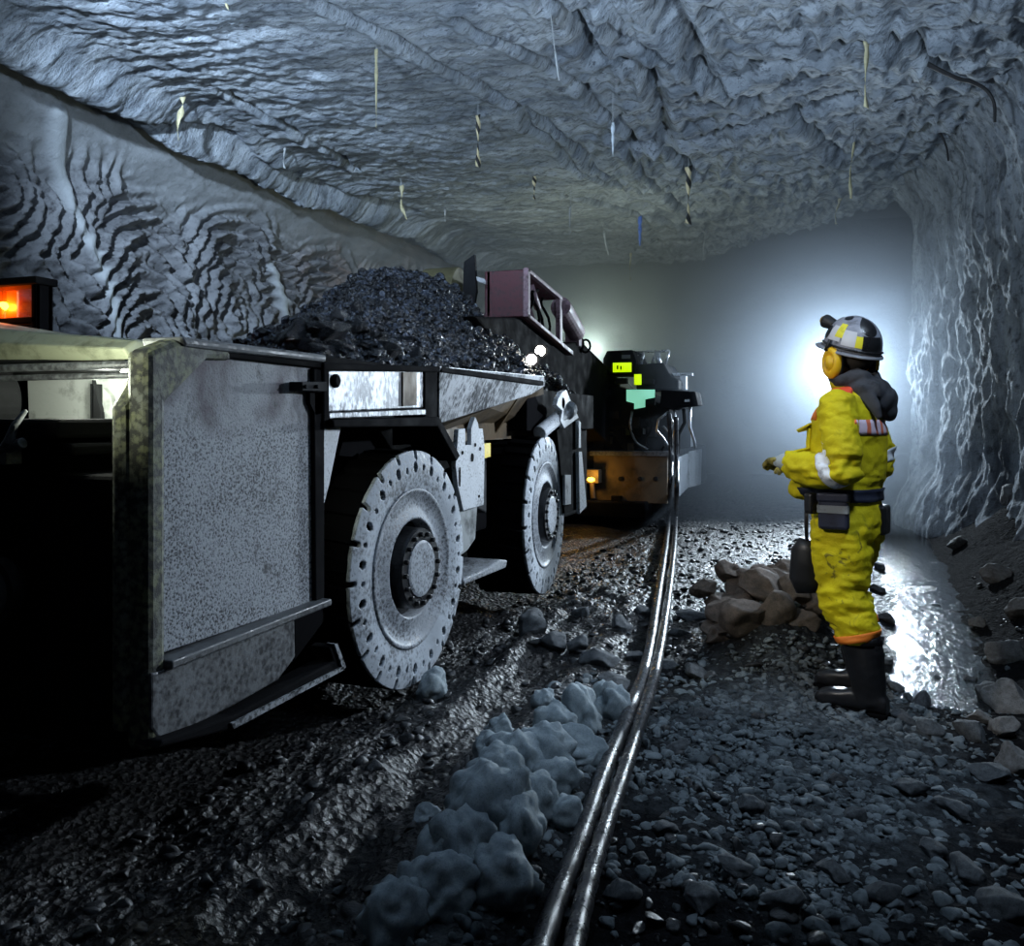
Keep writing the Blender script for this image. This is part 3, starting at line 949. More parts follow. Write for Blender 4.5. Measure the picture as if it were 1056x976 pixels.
# ---- jack plate between the wheels
XP = XS + .0
mb = MB(); mb.prism('x', px_x([(473, 443), (480, 442), (480, 459), (486, 459), (486, 442), (488, 436), (490, 430), (493, 436), (494, 442), (498, 442), (500, 462), (499, 521), (478, 527), (472, 500), (470, 480)], XP), XP, XP - .03)
jp = part('jack_plate', mb, m_bright, bevel=.004)
for px, py, w, h in ((477, 467, 3, 4), (487, 472, 5, 9), (495, 463, 3, 4), (490, 459, 3, 4), (474, 492, 2.5, 20), (494, 512, 2.5, 3)):
    mb = MB(); q = at_x(px, py, XP + .001); sy, sz = w / 900 * 5.2 * 1.4, h / 900 * 5.2 * .5
    mb.prism('x', [(q.y + sy * .5 * math.cos(k * math.pi / 5), q.z + sz * math.sin(k * math.pi / 5)) for k in range(10)], q.x - .002, q.x + .003)
    part('slot', mb, m_black, jp)
mb = MB(); mb.prism('x', px_x([(478, 528), (497, 522), (495, 556), (487, 568), (478, 575)], XP), XP - .03, XP - .06)
part('lower_bracket', mb, plain('grey_plate', (.24, .26, .265), .6, .1, .5, 6), bevel=.004)
mb = MB(); mb.prism('x', px_x([(501, 458), (509, 457), (509, 471), (503, 473)], XP), XP - .02, XP - .03)
part('reflector', mb, plain('yellow_reflector', (.85, .62, .03), .3, 0, .2, 10))
mb = MB(); mb.prism('x', px_x([(500, 478), (511, 476), (511, 530), (500, 524)], XP), XP - .06, XP - .3)
part('jack_body', mb, m_dark, bevel=.01)
mb = MB(); mb.cyl(at_x(452, 436, XS), at_x(476, 500, XS - .05), .012, 10); mb.cyl(at_x(447, 438, XS - .02), at_x(468, 486, XS - .05), .012, 10)
part('hose', mb, m_black, smooth=True)
# tread step between the wheels
a, b = at_x(480, 597, XS - .1), at_x(524, 580, XS - .1)
mb = MB(); mb.prism('x', px_x([(478, 604), (522, 586), (524, 578), (516, 577), (505, 585), (478, 597)], XS + .02), XS + .02, XS - .35)
part('tread_step', mb, m_dust, bevel=.012)

# ---- rear arm and mudflap
a, b = at_x(556, 447, -2.0), at_x(583, 425, -1.93)
mb = MB(); mb.cyl(a, b, .055, 20); mb.cyl(b, b + (b - a) * .16, .075, 20)
arm = part('flap_arm', mb, m_bright, smooth=False, bevel=.008)
mb = MB(); mb.prism('x', px_x([(580, 404), (584, 402), (590, 416), (597, 431), (590, 436), (582, 442), (578, 434), (580, 424), (574, 418), (576, 411)], -1.9), -1.9, -1.94)
q = at_x(578, 416, -1.93); mb.cyl(q + Vector((0, -.02, 0)), q + Vector((.03, -.02, .0)), .05, 16)
part('arm_plate', mb, m_bright, arm, bevel=.004)
mb = MB(); mb.prism('x', px_x([(578, 444), (597, 432), (604, 524), (586, 530)], -1.93), -1.96, -2.0); mb.box((-2.6, 7.0, .55), (-2.0, 7.06, 1.3))
fl = part('mudflap', mb, m_rubber, bevel=.006)
mb = MB(); mb.prism('x', px_x([(597, 434), (599, 436), (599, 462), (597, 462)], -1.93), -1.93, -1.96); mb.prism('x', px_x([(597, 466), (600, 466), (605, 522), (598, 530)], -1.93), -1.93, -1.96)
part('flap_edge', mb, m_bright, fl)
mb = MB(); mb.prism('x', px_x([(584, 490), (590, 490), (590, 520), (584, 521)], -1.93), -1.94, -1.96)
part('flap_plate', mb, plain('grey_flap_plate', (.3, .31, .33), .6, 0, .4, 9), fl)

# ---- wheels: solid tyre with whitened, slotted sidewall
def sidewall_mesh():
    nr, na = 46, 640
    r = np.linspace(.405, .60, nr); a = np.linspace(0, 2 * math.pi, na, endpoint=False)
    keep = np.ones((nr - 1, na), bool)
    rc = (r[:-1] + r[1:]) / 2; ac = a + math.pi / na
    Rg, Ag = np.meshgrid(rc, ac, indexing='ij')
    def hole(rr, aa, hr, ha, sq=2):
        da = (Ag - aa + math.pi) % (2 * math.pi) - math.pi
        keep[(np.abs((Rg - rr) / hr) ** sq + np.abs(da * rr / ha) ** sq) < 1] = False
    rs = np.random.RandomState(2)
    for k in range(18):
        q = 2 * math.pi * k / 18 + .1
        hole(.515, q, .030, .021)
        hole(.505 + .012 * (k % 2), q + .175, .017, .013)
    for k in range(20):
        q = 2 * math.pi * k / 20 + .22
        hole(.60, q, .045 + .012 * rs.rand(), .016, 3)
    vs = []; idx = -np.ones((nr, na), int); fs = []
    for i in range(nr - 1):
        for j in range(na):
            if keep[i, j]:
                f = []
                for (p, q) in ((i, j), (i + 1, j), (i + 1, (j + 1) % na), (i, (j + 1) % na)):
                    if idx[p, q] < 0:
                        idx[p, q] = len(vs)
                        x = .0 + .012 * math.sin((r[p] - .405) / .195 * math.pi)
                        vs.append((x, r[p] * math.cos(a[q]), r[p] * math.sin(a[q])))
                    f.append(int(idx[p, q]))
                fs.append(tuple(f))
    mb = MB(); mb.v = vs; mb.f = fs
    return mb


m_white = dusty('white_dusted_tyre', (.40, .44, .49), (.06, .064, .07), .30, .56, 70, .65, patch=.35)
m_rim = dusty('dusted_rim', (.34, .37, .41), (.04, .043, .05), .36, .60, 85, .55, patch=.2)


def make_wheel():
    mb = MB()
    mb.lathe([(-.44, .36), (-.44, .56), (-.42, .585), (-.05, .585), (-.016, .575), (-.014, .36), (-.05, .30)], 72)
    for k in range(28):
        M = Matrix.Rotation(2 * math.pi * k / 28, 4, 'X')
        for (a, b, sh) in ((-.44, -.24, -.03), (-.22, -.02, .03)):
            mb.add([M @ Vector(p) for p in [(a, -.045 + sh, .57), (b, -.035, .57), (b, .035, .57), (a, .045 + sh, .57), (a, -.035 + sh, .605), (b, -.028, .602), (b, .028, .602), (a, .035 + sh, .605)]],
                   [(0, 3, 2, 1), (4, 5, 6, 7), (0, 1, 5, 4), (1, 2, 6, 5), (2, 3, 7, 6), (3, 0, 4, 7)])
    w = mb.build('wheel', m_rubber, car)
    sw = sidewall_mesh().build('tyre_sidewall', m_white, w, smooth=True, solid=.022)
    mb = MB(); mb.lathe([(-.03, .41), (.006, .408), (.012, .400), (.004, .385), (-.014, .365), (-.012, .30), (.004, .262), (.004, .25), (-.07, .245)], 96)
    mb.build('rim', m_rim, w, smooth=True)
    mb = MB(); mb.lathe([(-.07, .25), (-.065, .21), (.03, .205), (.045, .20), (.045, .15), (.02, .145)], 64)
    for k in range(16):
        q = 2 * math.pi * k / 16
        M = Matrix.Translation((.045, .176 * math.cos(q), .176 * math.sin(q)))
        mb.lathe([(0, .013), (.018, .013), (.02, .009), (.02, .0005)], 6, M)
    mb.build('hub', m_hub, w, bevel=0)
    mb = MB(); mb.lathe([(.02, .146), (.05, .143), (.055, .13), (.057, .0005)], 48)
    mb.build('hub_cap', m_rim, w, smooth=False)
    return w


m_hub = plain('oily_hub_steel', (.03, .031, .034), .35, .6, .4, 14)
w1 = make_wheel()
kids = list(w1.children)
w2 = w1.copy(); COL.objects.link(w2)
for k_ in kids:
    c_ = k_.copy(); COL.objects.link(c_); c_.parent = w2
fw = at_x(430, 586, -1.93); rw = at_x(568, 531, -1.93)
w1.location = (-1.95, fw.y, fw.z); w2.location = (-1.97, rw.y, rw.z); w2.rotation_euler = (R(9), 0, R(2.5)); w1.rotation_euler = (R(4), 0, R(-2.5))

# ---- orange beacon on the deck
bc = thing('beacon_lamp', 'glowing orange beacon in a dark cage on the haulage car deck', 'beacon lamp', tuple(at_y(20, 345, 3.2)))
a, b = at_y(-12, 292, 3.15), at_y(37, 345, 3.15)
mb = MB()
for x in (a.x, b.x - .03):
    for y in (3.15, 3.22):
        mb.box((x, y, b.z), (x + .03, y + .025, a.z))
mb.box((a.x - .02, 3.13, a.z - .02), (b.x + .02, 3.26, a.z + .015)); mb.box((a.x, 3.15, b.z + .055), (b.x, 3.17, b.z + .085)); mb.box((a.x, 3.225, b.z + .055), (b.x, 3.245, b.z + .085)); mb.box((a.x - .01, 3.14, b.z - .02), (b.x + .01, 3.25, b.z + .012))
mb.box((b.x - .015, 3.15, b.z - .01), (b.x, 3.25, a.z))
mb.build('cage', m_black, bc, bevel=.004)
g = NT('amber_lens'); g.bsdf((1, .25, .02), .25, 0, None, None, 0, Transmission_Weight=.0, Alpha=.25)
mb = MB(); mb.box((a.x + .03, 3.165, b.z + .085), (b.x - .02, 3.168, a.z - .02))
lens = mb.build('lens', g.m, bc)
c = at_y(3, 316, 3.19)
mb = MB(); mb.ell(c, (.035, .015, .022))
mb.build('bulb', NT('beacon_glow').bsdf((1, .4, .05), .4, 0, None, (1, .16, .01), 60), bc, smooth=True)
mb = MB(); mb.box((c.x - .1, 3.225, b.z + .1), (c.x + .05, 3.235, a.z - .03)); mb.cyl((c.x, 3.19, b.z), (c.x, 3.19, c.z), .015, 10)
mb.build('reflector', plain('amber_reflector', (.5, .22, .05), .35, .3, .3, 20), bc)

# ---- coal load
def heap(x, y):
    x = np.asarray(x, float); y = np.asarray(y, float)
    hh = 1.50 + 1.16 * np.exp(-(np.abs((y - 7.0) / np.where(y > 7.0, .95, 1.45)) ** 2.2 + np.abs((x + 3.4) / np.where(x > -3.4, .92, 1.02)) ** 2.2)) + .32 * np.exp(-(((y - 4.75) / .75) ** 2 + ((x + 3.0) / .75) ** 2))
    hh += .10 * fbm(x * 1.7, y * 1.7, 0, 3, 91)
    k1, _ = worley(x * 6, y * 6, 92); k2, _ = worley(x * 15, y * 15, 93)
    return hh + (.6 - k1) * .09 + (.6 - k2) * .04


xs = np.arange(-4.84, -2.14, .016); ys = np.arange(3.47, 8.25, .02)
X, Y = np.meshgrid(xs, ys)
edge = sstep(-2.14, -2.45, X) * sstep(-4.84, -4.5, X) * sstep(3.47, 3.8, Y) * sstep(8.25, 7.9, Y)
me = grid_mesh('coal_heap', np.stack([X, Y, 1.42 + (heap(X, Y) - 1.42) * edge + .0], -1))
o = link('coal_heap', me, m_coal); tag(o, 'heaped wet black coal loaded in the haulage car', None, kind='stuff')
rs = random.Random(11)
CM = [rock_mesh('coal_lump_shape', 160 + k, 1.4, .1, m_coal) for k in range(6)]
for px, py, rp in [(305, 352, 15), (322, 345, 16), (340, 352, 18), (318, 362, 14), (300, 362, 8), (352, 368, 15), (375, 362, 13), (335, 368, 13), (365, 345, 16), (390, 352, 10), (350, 332, 13), (400, 366, 12), (420, 352, 8), (370, 325, 11), (395, 322, 9), (430, 372, 10)]:
    p_ = None
    for k in range(60):
        zc = 3.8 + k * .08
        p_ = at_zc(px, py, zc)
        if float(heap(np.array([p_.x]), np.array([p_.y]))[0]) > p_.z and -4.8 < p_.x < -2.2 and p_.y > 3.5: break
    if p_ is None or k > 57 or p_.y < 3.5: continue
    put_rock('coal_lump', rs.choice(CM), p_.x, p_.y, 1.35 * rp / F * zc, 'large black coal lump at the near foot of the coal heap in the car', 'coal lumps in the haulage car', rs, dz=p_.z + .3 * rp / F * zc, cat='coal lump')
V = []; FF = []; b_ = 0; r_ = np.random.RandomState(4); f_ = np.array(ICO1F)
N = 9500
xx = r_.uniform(-4.7, -2.18, N); yy = r_.uniform(3.55, 8.15, N); hh = heap(xx, yy)
for x, y, h in zip(xx, yy, hh):
    s = .011 * 4.2 ** (r_.uniform() ** 2.6)
    v = ICO1.copy()
    for _ in range(5):
        nr = r_.normal(size=3); nr /= np.linalg.norm(nr); v -= np.outer(np.clip(v @ nr - r_.uniform(.45, .8), 0, 9), nr)
    v *= s * r_.uniform(.7, 1.3, 3)
    V.append(v + np.array([x, y, h + s * .2])); FF.append(f_ + b_); b_ += len(v)
me = bpy.data.meshes.new('coal_pieces'); V = np.concatenate(V); FF = np.concatenate(FF)
me.vertices.add(len(V)); me.vertices.foreach_set('co', V.reshape(-1)); me.loops.add(FF.size); me.loops.foreach_set('vertex_index', FF.reshape(-1).astype(np.int32))
me.polygons.add(len(FF)); me.polygons.foreach_set('loop_start', np.arange(0, FF.size, 3, dtype=np.int32)); me.update(calc_edges=True)
o = link('coal_pieces', me, m_coal); tag(o, 'small broken coal pieces covering the heap in the car', None, kind='stuff')
def smooth_path(pts, n=12):
    out = []
    P = [Vector(p) for p in pts]
    P = [P[0] * 2 - P[1]] + P + [P[-1] * 2 - P[-2]]
    for i in range(1, len(P) - 2):
        for k in range(n):
            t_ = k / n
            out.append(.5 * ((2 * P[i]) + (P[i + 1] - P[i - 1]) * t_ + (2 * P[i - 1] - 5 * P[i] + 4 * P[i + 1] - P[i + 2]) * t_ ** 2 + (-P[i - 1] + 3 * P[i] - 3 * P[i + 1] + P[i + 2]) * t_ ** 3))
    out.append(P[-2])
    return out



# ================================================================== CUTTING MACHINE BEHIND THE CAR, WITH ITS LOADING BOOM
mach = thing('coal_cutting_machine', 'dark coal cutting machine with raised red loading boom beyond the haulage car', 'mining machine', (-3, 12, .3))
m_red = dusty('dull_red_steel', (.11, .036, .046), (.03, .016, .02), .34, .6, 40, .55, patch=.3)
m_redl = dusty('dusty_pink_steel', (.30, .20, .235), (.08, .04, .045), .32, .6, 40, .55, patch=.3)
m_lampw = NT('lamp_white').bsdf((1, 1, .95), .4, 0, None, (1, .97, .86), 45)
m_chrome = plain('dull_bright_metal', (.55, .57, .6), .3, .7, .3, 12)


def mp(name, mb, mat, parent=None, **k):
    return mb.build(name, mat, parent or mach, **k)


# ---- boom: framed box over the coal heap, sloping down to the machine
BX, BL, Y0, Y1 = -2.55, -3.45, 7.7, 8.85


def bz(y, top):
    return (2.77 - .10 * (y - 7.7)) if top else (2.34 - .15 * (y - 7.7))


def bbox(mb, x0, x1, y0, y1, t0, t1):
    """box following the boom's slope; t 0 bottom, 1 top"""
    def z(y, t_): return bz(y, False) * (1 - t_) + bz(y, True) * t_
    vs = [(x0, y0, z(y0, t0)), (x1, y0, z(y0, t0)), (x1, y1, z(y1, t0)), (x0, y1, z(y1, t0)), (x0, y0, z(y0, t1)), (x1, y0, z(y0, t1)), (x1, y1, z(y1, t1)), (x0, y1, z(y1, t1))]
    mb.add(vs, [(0, 3, 2, 1), (4, 5, 6, 7), (0, 1, 5, 4), (1, 2, 6, 5), (2, 3, 7, 6), (3, 0, 4, 7)])


mb = MB()
bbox(mb, BL, BX, Y0, Y1 + .5, -.02, .08); bbox(mb, BX - .35, BX - .03, Y0, Y1, .96, 1.0); bbox(mb, BX - .42, BX - .02, Y0, Y0 + .04, .05, 1.0)
bbox(mb, BX - .4, BX - .36, Y0, Y1, 0, 1)
boom = mp('loading_boom', mb, m_red, bevel=.01)
mb = MB()
bbox(mb, BX - .03, BX + .02, Y0 - .01, Y1, .94, 1.02); bbox(mb, BX - .03, BX + .02, Y0 - .01, Y1, -.04, .04); bbox(mb, BX - .03, BX + .02, Y0 - .02, Y0 + .05, -.04, 1.02); bbox(mb, BX - .04, BX + .01, Y1 - .07, Y1 + .02, -.04, 1.02)
mp('boom_frame', mb, m_redl, boom, bevel=.006)
mb = MB()
for (a, b, r_) in (((Y0 + .1, .85), (Y0 + .75, .1), .016), ((Y0 + .3, .95), (Y0 + .6, .05), .014), ((Y0 + .6, .9), (Y0 + .25, .25), .018), ((Y0 + .75, .8), (Y0 + .95, .1), .014)):
    pts = []
    for k in range(7):
        t_ = k / 6; y = a[0] + (b[0] - a[0]) * t_; tt = a[1] + (b[1] - a[1]) * t_ + .12 * math.sin(t_ * math.pi)
        pts.append((BX - .08 - .03 * math.sin(k), y, bz(y, False) * (1 - tt) + bz(y, True) * tt))
    mb.tube(pts, r_, 8)
mp('boom_hose', mb, m_rubber, boom, smooth=True)
mb = MB()
for y, t_ in ((Y0 + .18, .3), (Y0 + .52, .22), (Y0 + .6, .75)):
    z = bz(y, False) * (1 - t_) + bz(y, True) * t_
    mb.cyl((BX - .12, y - .12, z + .1), (BX - .12, y + .12, z - .1), .035, 12)
mp('boom_ram', mb, m_redl, boom, smooth=True)
# swing cylinder behind the frame
mb = MB(); p0, p1 = at_y(578, 316, 8.95), at_y(594, 343, 9.8)
mb.cyl(p0, p1, .11, 20); mb.box(tuple(p1 + Vector((-.12, -.05, -.16))), tuple(p1 + Vector((.05, .1, .0))))
mp('swing_cylinder', mb, m_redl, smooth=False, bevel=.01)
# end shields
mb = MB(); mb.prism('y', px_y([(478, 270), (489, 262), (491, 300), (488, 318), (494, 326), (482, 330), (476, 320)], 7.6), 7.6, 7.66)
mp('end_shield', mb, m_dark, boom, bevel=.01)
mb = MB(); mb.prism('y', px_y([(491, 285), (500, 288), (501, 293), (492, 290)], 7.58), 7.58, 7.62)
mp('shield_tab', mb, m_chrome, boom)
mb = MB(); a = at_y(459, 306, 7.85); mb.lathe([(-.35, .24), (0, .24), (0, .2), (.02, .05), (.02, .001)], 28, Matrix.Translation((a.x + .12, 7.95, a.z)) @ Matrix.Diagonal((1, 1, 1.25, 1)), 'x')
mp('tail_drum', mb, plain('olive_drum', (.13, .12, .06), .6, .1, .5, 5), boom, smooth=False, bevel=.01)
# lower carrier, dark, runs on to the machine body
mb = MB()
mb.prism('x', px_x([(490, 326), (543, 328), (575, 356), (600, 352), (640, 392), (640, 470), (610, 440), (575, 400), (545, 370), (505, 345)], -2.62), -2.62, -3.3)
mp('carrier_frame', mb, m_black, bevel=.02)
mb = MB()
for px, py, y in ((597, 355, 9.9), (604, 357, 10.0)):
    c = at_y(px, py, y)
    mb.tube([c + Vector((.0 + .055 * math.cos(k * math.pi / 8), 0, .075 * math.sin(k * math.pi / 8))) for k in range(17)], .014, 8)
mp('guard_ring', mb, m_black, smooth=True)
# twin lamps under the boom
for nm, px, py, y, rr in (('boom_lamp', 557, 362, 7.4, .045), ('boom_lamp', 548, 371, 7.05, .045)):
    c = at_y(px, py, y)
    mb = MB(); mb.cyl(c + Vector((0, .02, 0)), c + Vector((-.0, .14, .02)), rr + .02, 16, rr)
    l_ = mp(nm, mb, m_black)
    mb = MB(); mb.ell(c, (rr, .02, rr))
    mp('lamp_lens', mb, m_lampw, l_, smooth=True)

# ---- machine body
ry = 11.2
XR = -1.82
mb = MB()
z0 = at_y(690, 520, ry).z; z1 = at_y(690, 466, ry).z
xl = at_y(585, 500, ry).x
mb.box((-5.2, ry + .02, z0), (XR - .25, 15.5, z1)); mb.prism('z', [(XR - .3, ry), (XR - .12, ry + .03), (XR, ry + .2), (XR, 15.4), (XR - .3, 15.4)], z0 + .02, z1)
body = mp('body', mb, m_dark, bevel=.03)
mb = MB(); mb.box((-4.6, ry - .25, .12), (-2.05, ry + .3, z0 + .03))
mp('underframe', mb, m_black, bevel=.02)
mb = MB(); a = at_y(612, 470, ry - .05); b = at_y(688, 520, ry - .05)
mb.box((a.x, ry - .04, b.z), (b.x, ry + .02, a.z))
mp('rear_plate', mb, m_rust, body, bevel=.006)
mb = MB(); q = px_x([(697, 473), (709, 468), (709, 503), (697, 515)], XR + .02); mb.prism('x', q, XR, XR + .03)
mb.prism('x', px_x([(711, 466), (724, 463), (723, 500), (711, 503)], XR + .02), XR, XR + .02)
mp('corner_plate', mb, m_bright, body, bevel=.004)
# orange work light low on the left of the rear face
c = at_y(610, 497, ry - .2)
mb = MB(); mb.box(tuple(c + Vector((-.10, -.02, -.02))), tuple(c + Vector((.10, .16, .16)))); mb.cyl(c + Vector((.02, 0, -.22)), c + Vector((.0, 0, 0)), .035, 10)
sl = mp('side_lamp', mb, m_rust, body, bevel=.01)
mb = MB(); mb.ell(c + Vector((.0, -.03, .03)), (.05, .02, .03)); mp('lamp_lens', mb, NT('amber_glow').bsdf((1, .6, .1), .4, 0, None, (1, .42, .03), 14), sl, smooth=True)

# upper works
def ub(name, px0, py0, px1, py1, y, d, mat, parent=None, **k):
    a = at_y(px0, py1, y); b = at_y(px1, py0, y)
    mb = MB().box((a.x, y, a.z), (b.x, y + d, b.z)); return mp(name, mb, mat, parent, **k)


mb = MB(); pl = px_y([(560, 395), (600, 372), (622, 395), (648, 402), (690, 420), (690, 470), (560, 470)], ry + .3); mb.prism('y', pl, ry + .3, ry + 2.4)
mp('engine_cover', mb, m_black, bevel=.03)
mb = MB(); mb.prism('y', px_y([(626, 362), (652, 361), (656, 372), (655, 386), (622, 386), (622, 370)], ry + .1), ry + .1, ry + .9)
cb = mp('display_housing', mb, m_black, bevel=.01)
m_ygreen = NT('yellow_green_screen').bsdf((.6, .8, .02), .5, 0, None, (.52, .8, .0), 1.15)
m_mint = NT('mint_screen').bsdf((.5, .9, .75), .5, 0, None, (.24, .72, .5), .75)
ub('screen', 632, 374, 651, 384, ry + .085, .02, m_ygreen, cb)
ub('screen_text', 636, 377, 637.6, 381, ry + .08, .006, m_black, cb)
ub('screen_text', 639.5, 377.5, 641, 381.5, ry + .08, .006, m_black, cb)
ub('label_plate', 641, 366, 650, 370, ry + .09, .02, m_dust_dim, cb)
ub('indicator_plate', 654, 386, 661, 397, ry + .1, .03, m_ygreen, None)
mb = MB()
for a_, b_ in (((654, 363), (690, 362)), ((690, 362), (686, 376)), ((664, 363), (661, 376)), ((676, 362), (672, 376))):
    mb.cyl(at_y(*a_, ry + .4), at_y(*b_, ry + .4), .018, 8)
mb.cyl(at_y(656, 366, ry + .4), at_y(655, 376, ry + .4), .03, 8); mb.cyl(at_y(678, 364, ry + .4), at_y(680, 378, ry + .4), .035, 8)
mp('top_guard', mb, m_chrome, smooth=True)
mb = MB(); mb.prism('y', px_y([(656, 376), (684, 374), (692, 388), (700, 392), (700, 402), (656, 402)], ry + .3), ry + .3, ry + 1.3)
mp('control_cover', mb, m_dark, bevel=.02)
mb = MB(); mb.box(tuple(at_y(645, 418, ry - .0)), tuple(at_y(676, 402, ry + .25))); hs = mp('monitor_housing', mb, m_black)
mb = MB(); mb.prism('y', px_y([(646, 402), (675, 402), (675, 410), (665, 412), (665, 420), (654, 422), (654, 416), (646, 414)], ry - .03), ry - .03, ry - .005)
mp('monitor_screen', mb, m_mint, hs)
mb = MB(); mb.prism('y', px_y([(682, 402), (717, 404), (720, 418), (700, 420), (694, 423), (680, 420)], ry - .1), ry - .1, ry + .4)
hb_ = mp('valve_box', mb, m_black, bevel=.012)
ub('box_mark', 706, 412, 711, 414.5, ry - .115, .02, m_chrome, hb_)
mb = MB(); a = at_x(702, 385, XR - .05); b = at_x(706, 403, XR - .05)
mb.box(tuple(at_y(701, 402, ry + .6)), tuple(at_y(709, 386, ry + .75))); mb.box(tuple(at_y(692, 388, ry + .6)), tuple(at_y(715, 385, ry + .7)))
mp('lamp_mast', mb, m_bright, bevel=.006)
# bright hoses, brackets and struts at the right rear corner
rs = random.Random(8)
for pts, r_ in (([(689, 425), (679, 433), (677, 444), (684, 452), (690, 462)], .016), ([(705, 422), (706, 436), (700, 448), (699, 468)], .022), ([(712, 420), (711, 440), (716, 455), (717, 462)], .018), ([(685, 460), (680, 470), (683, 478), (687, 470)], .016),
                ([(695, 423), (697, 440), (694, 455), (697, 470)], .02), ([(690, 428), (694, 436), (690, 446), (684, 440)], .014)):
    mb = MB(); mb.tube([at_y(a, b, ry - .02 + .05 * k) for k, (a, b) in enumerate(pts)], r_, 8)
    mp('hydraulic_hose', mb, m_chrome if rs.random() < .6 else m_rubber, smooth=True)
mb = MB(); mb.prism('x', px_x([(697, 440), (704, 428), (712, 425), (717, 462), (712, 462), (709, 440), (704, 445), (703, 470), (697, 472)], XR - .02), XR - .02, XR - .06)
mp('corner_bracket', mb, m_bright, bevel=.004)
# small lit details among the dark bodywork
for px, py, w, h, m_ in ((664, 445, 1.2, 3, m_chrome), (647, 445, 2, 4, m_ygreen), (626, 452, 5, 6, m_rust), (650, 462, 3, 5, m_rust), (620, 444, 4, 5, m_rust)):
    ub('fitting', px - w, py - h, px + w, py + h, ry + .25, .05, plain('olive_fitting', (.2, .21, .03), .5, 0, .5, 10) if m_ is m_ygreen else m_, None, bevel=.004)

# clutter on the dark rear of the machine
for pts, r_, m_ in (([(612, 436), (622, 446), (634, 450), (642, 462)], .022, m_rubber), ([(606, 425), (618, 430), (630, 442), (645, 440), (660, 452)], .02, m_rubber), ([(652, 424), (650, 440), (656, 456), (668, 464)], .018, m_chrome),
                    ([(668, 424), (672, 440), (666, 456), (672, 466)], .016, m_rubber), ([(600, 398), (612, 396), (622, 402), (632, 400), (644, 406)], .018, m_rubber)):
    mb = MB(); mb.tube(smooth_path([at_y(a, b, ry + .22 - .04 * (k % 2)) for k, (a, b) in enumerate(pts)], 6), r_, 8); mp('hydraulic_hose', mb, m_, smooth=True)
for px, py, w, h in ((632, 428, 6, 4), (616, 458, 7, 5), (655, 436, 4, 6), (672, 446, 4, 5), (640, 393, 6, 3), (668, 394, 6, 3)):
    ub('valve_block', px - w, py - h, px + w, py + h, ry + .2, .12, m_dark, None, bevel=.008)
ub('deck_edge', 608, 466, 690, 470, ry - .07, .1, m_dust_dim, body, bevel=.006)
ub('tow_lug', 630, 512, 640, 524, ry - .14, .12, m_black, body, bevel=.006)
for px in (640, 660, 676):
    c = at_y(px, 494, ry - .045); mb = MB(); mb.lathe([(-.01, .03), (.015, .03), (.02, .02), (.02, .0005)], 16, Matrix.Translation(c) @ Matrix.Rotation(R(180), 4, 'Z'), 'y'); mp('bolt', mb, m_dark, body)

# ================================================================== TRAILING CABLES
m_cable = plain('wet_black_cable', (.03, .03, .034), .28, 0, .5, 30, bump=.35)
m_cable2 = m_cable


def cable(name, pix, r, label, head):
    pts = [Vector(h) for h in head]
    for px, py in pix:
        q = at_z(px, py, .06)
        pts.append(Vector((q.x, q.y, max(.06, gz(q.x, q.y) + r * 1.05 + .015))))
    path = smooth_path(pts, 14)
    mb = MB(); n = len(path)
    rad = [r * (1 + .05 * math.sin(k * .9)) for k in range(n)]
    mb.tube(path, rad, 14)
    o = mb.build(name, m_cable, None, smooth=True)
    return tag(o, label, 'cable', None)


h0 = at_y(690, 425, ry - .12); h1 = at_y(692, 470, ry - .16); h2 = at_y(691, 500, 10.6)
cable('trailing_cable', [(690, 530), (687, 560), (679, 620), (668, 680), (648, 745), (625, 800), (600, 868), (578, 920), (556, 985), (540, 1040)], .030, 'thick black trailing cable that runs left of its twin across the floor', [h0, h1, h2])
h0 = at_y(697, 430, ry - .14); h1 = at_y(698, 475, ry - .18); h2 = at_y(698, 505, 10.5)
cable('trailing_cable', [(697, 535), (695, 565), (688.5, 625), (678, 685), (662, 745), (648, 790), (632, 835), (615, 885), (602, 930), (590, 985), (580, 1040)], .028, 'thick black trailing cable that runs right of its twin across the floor', [h0, h1, h2])
# ================================================================== MINER
from mathutils.bvhtree import BVHTree
zc = 4.2
for _ in range(30):
    p_ = at_zc(885, 729, zc)
    zc += (p_.z - gz(p_.x, p_.y)) * .8 if True else 0
PS = zc / 4.2
man = thing('person', 'person in dirty yellow coverall, patterned helmet and yellow ear muffs standing on the rubble', 'person', tuple(at_zc(885, 729, zc)))
man.location.z += .0
man.rotation_euler = (0, 0, R(70)); man.scale = (PS, PS, PS); man['local'] = 1

m_yellow = None
t = NT('yellow_workwear'); p = t.pos()
n1 = t.noise(p, 5, 5, .6); n2 = t.noise(p, 13, 5, .7, 1.2); n3 = t.noise(p, 90, 3)
zz = t.n('SeparateXYZ', {'Vector': p}).outputs['Z']
c = t.mix(t.rng(n1, .35, .7), (.74, .62, .006), (.58, .47, .008))
leg = t.rng(zz, .95, .8)
c = t.mix(t.math('MULTIPLY', t.rng(n2, .60, .68), t.math('ADD', t.math('MULTIPLY', leg, .6), .18)), c, (.10, .085, .02))
m_yellow = t.bsdf(c, .75, 0, t.bump(t.math('ADD', n3, t.math('MULTIPLY', n2, 2)), .35, .006), spec=.3)
m_orange = plain('orange_cloth', (.85, .22, .02), .7, 0, .3, 12)
m_redp = plain('red_patch_cloth', (.75, .07, .02), .6, 0, .2, 12)
m_refl = plain('reflective_tape', (.80, .83, .86), .4, 0, .25, 16)
t = NT('striped_reflective_tape'); s_ = t.n('SeparateXYZ', {'Vector': t.pos()})
k_ = t.math('FRACT', t.math('MULTIPLY', s_.outputs['X'], 17))
c_ = t.mix(t.math('GREATER_THAN', k_, .62), (.78, .62, .72), (.80, .20, .10))
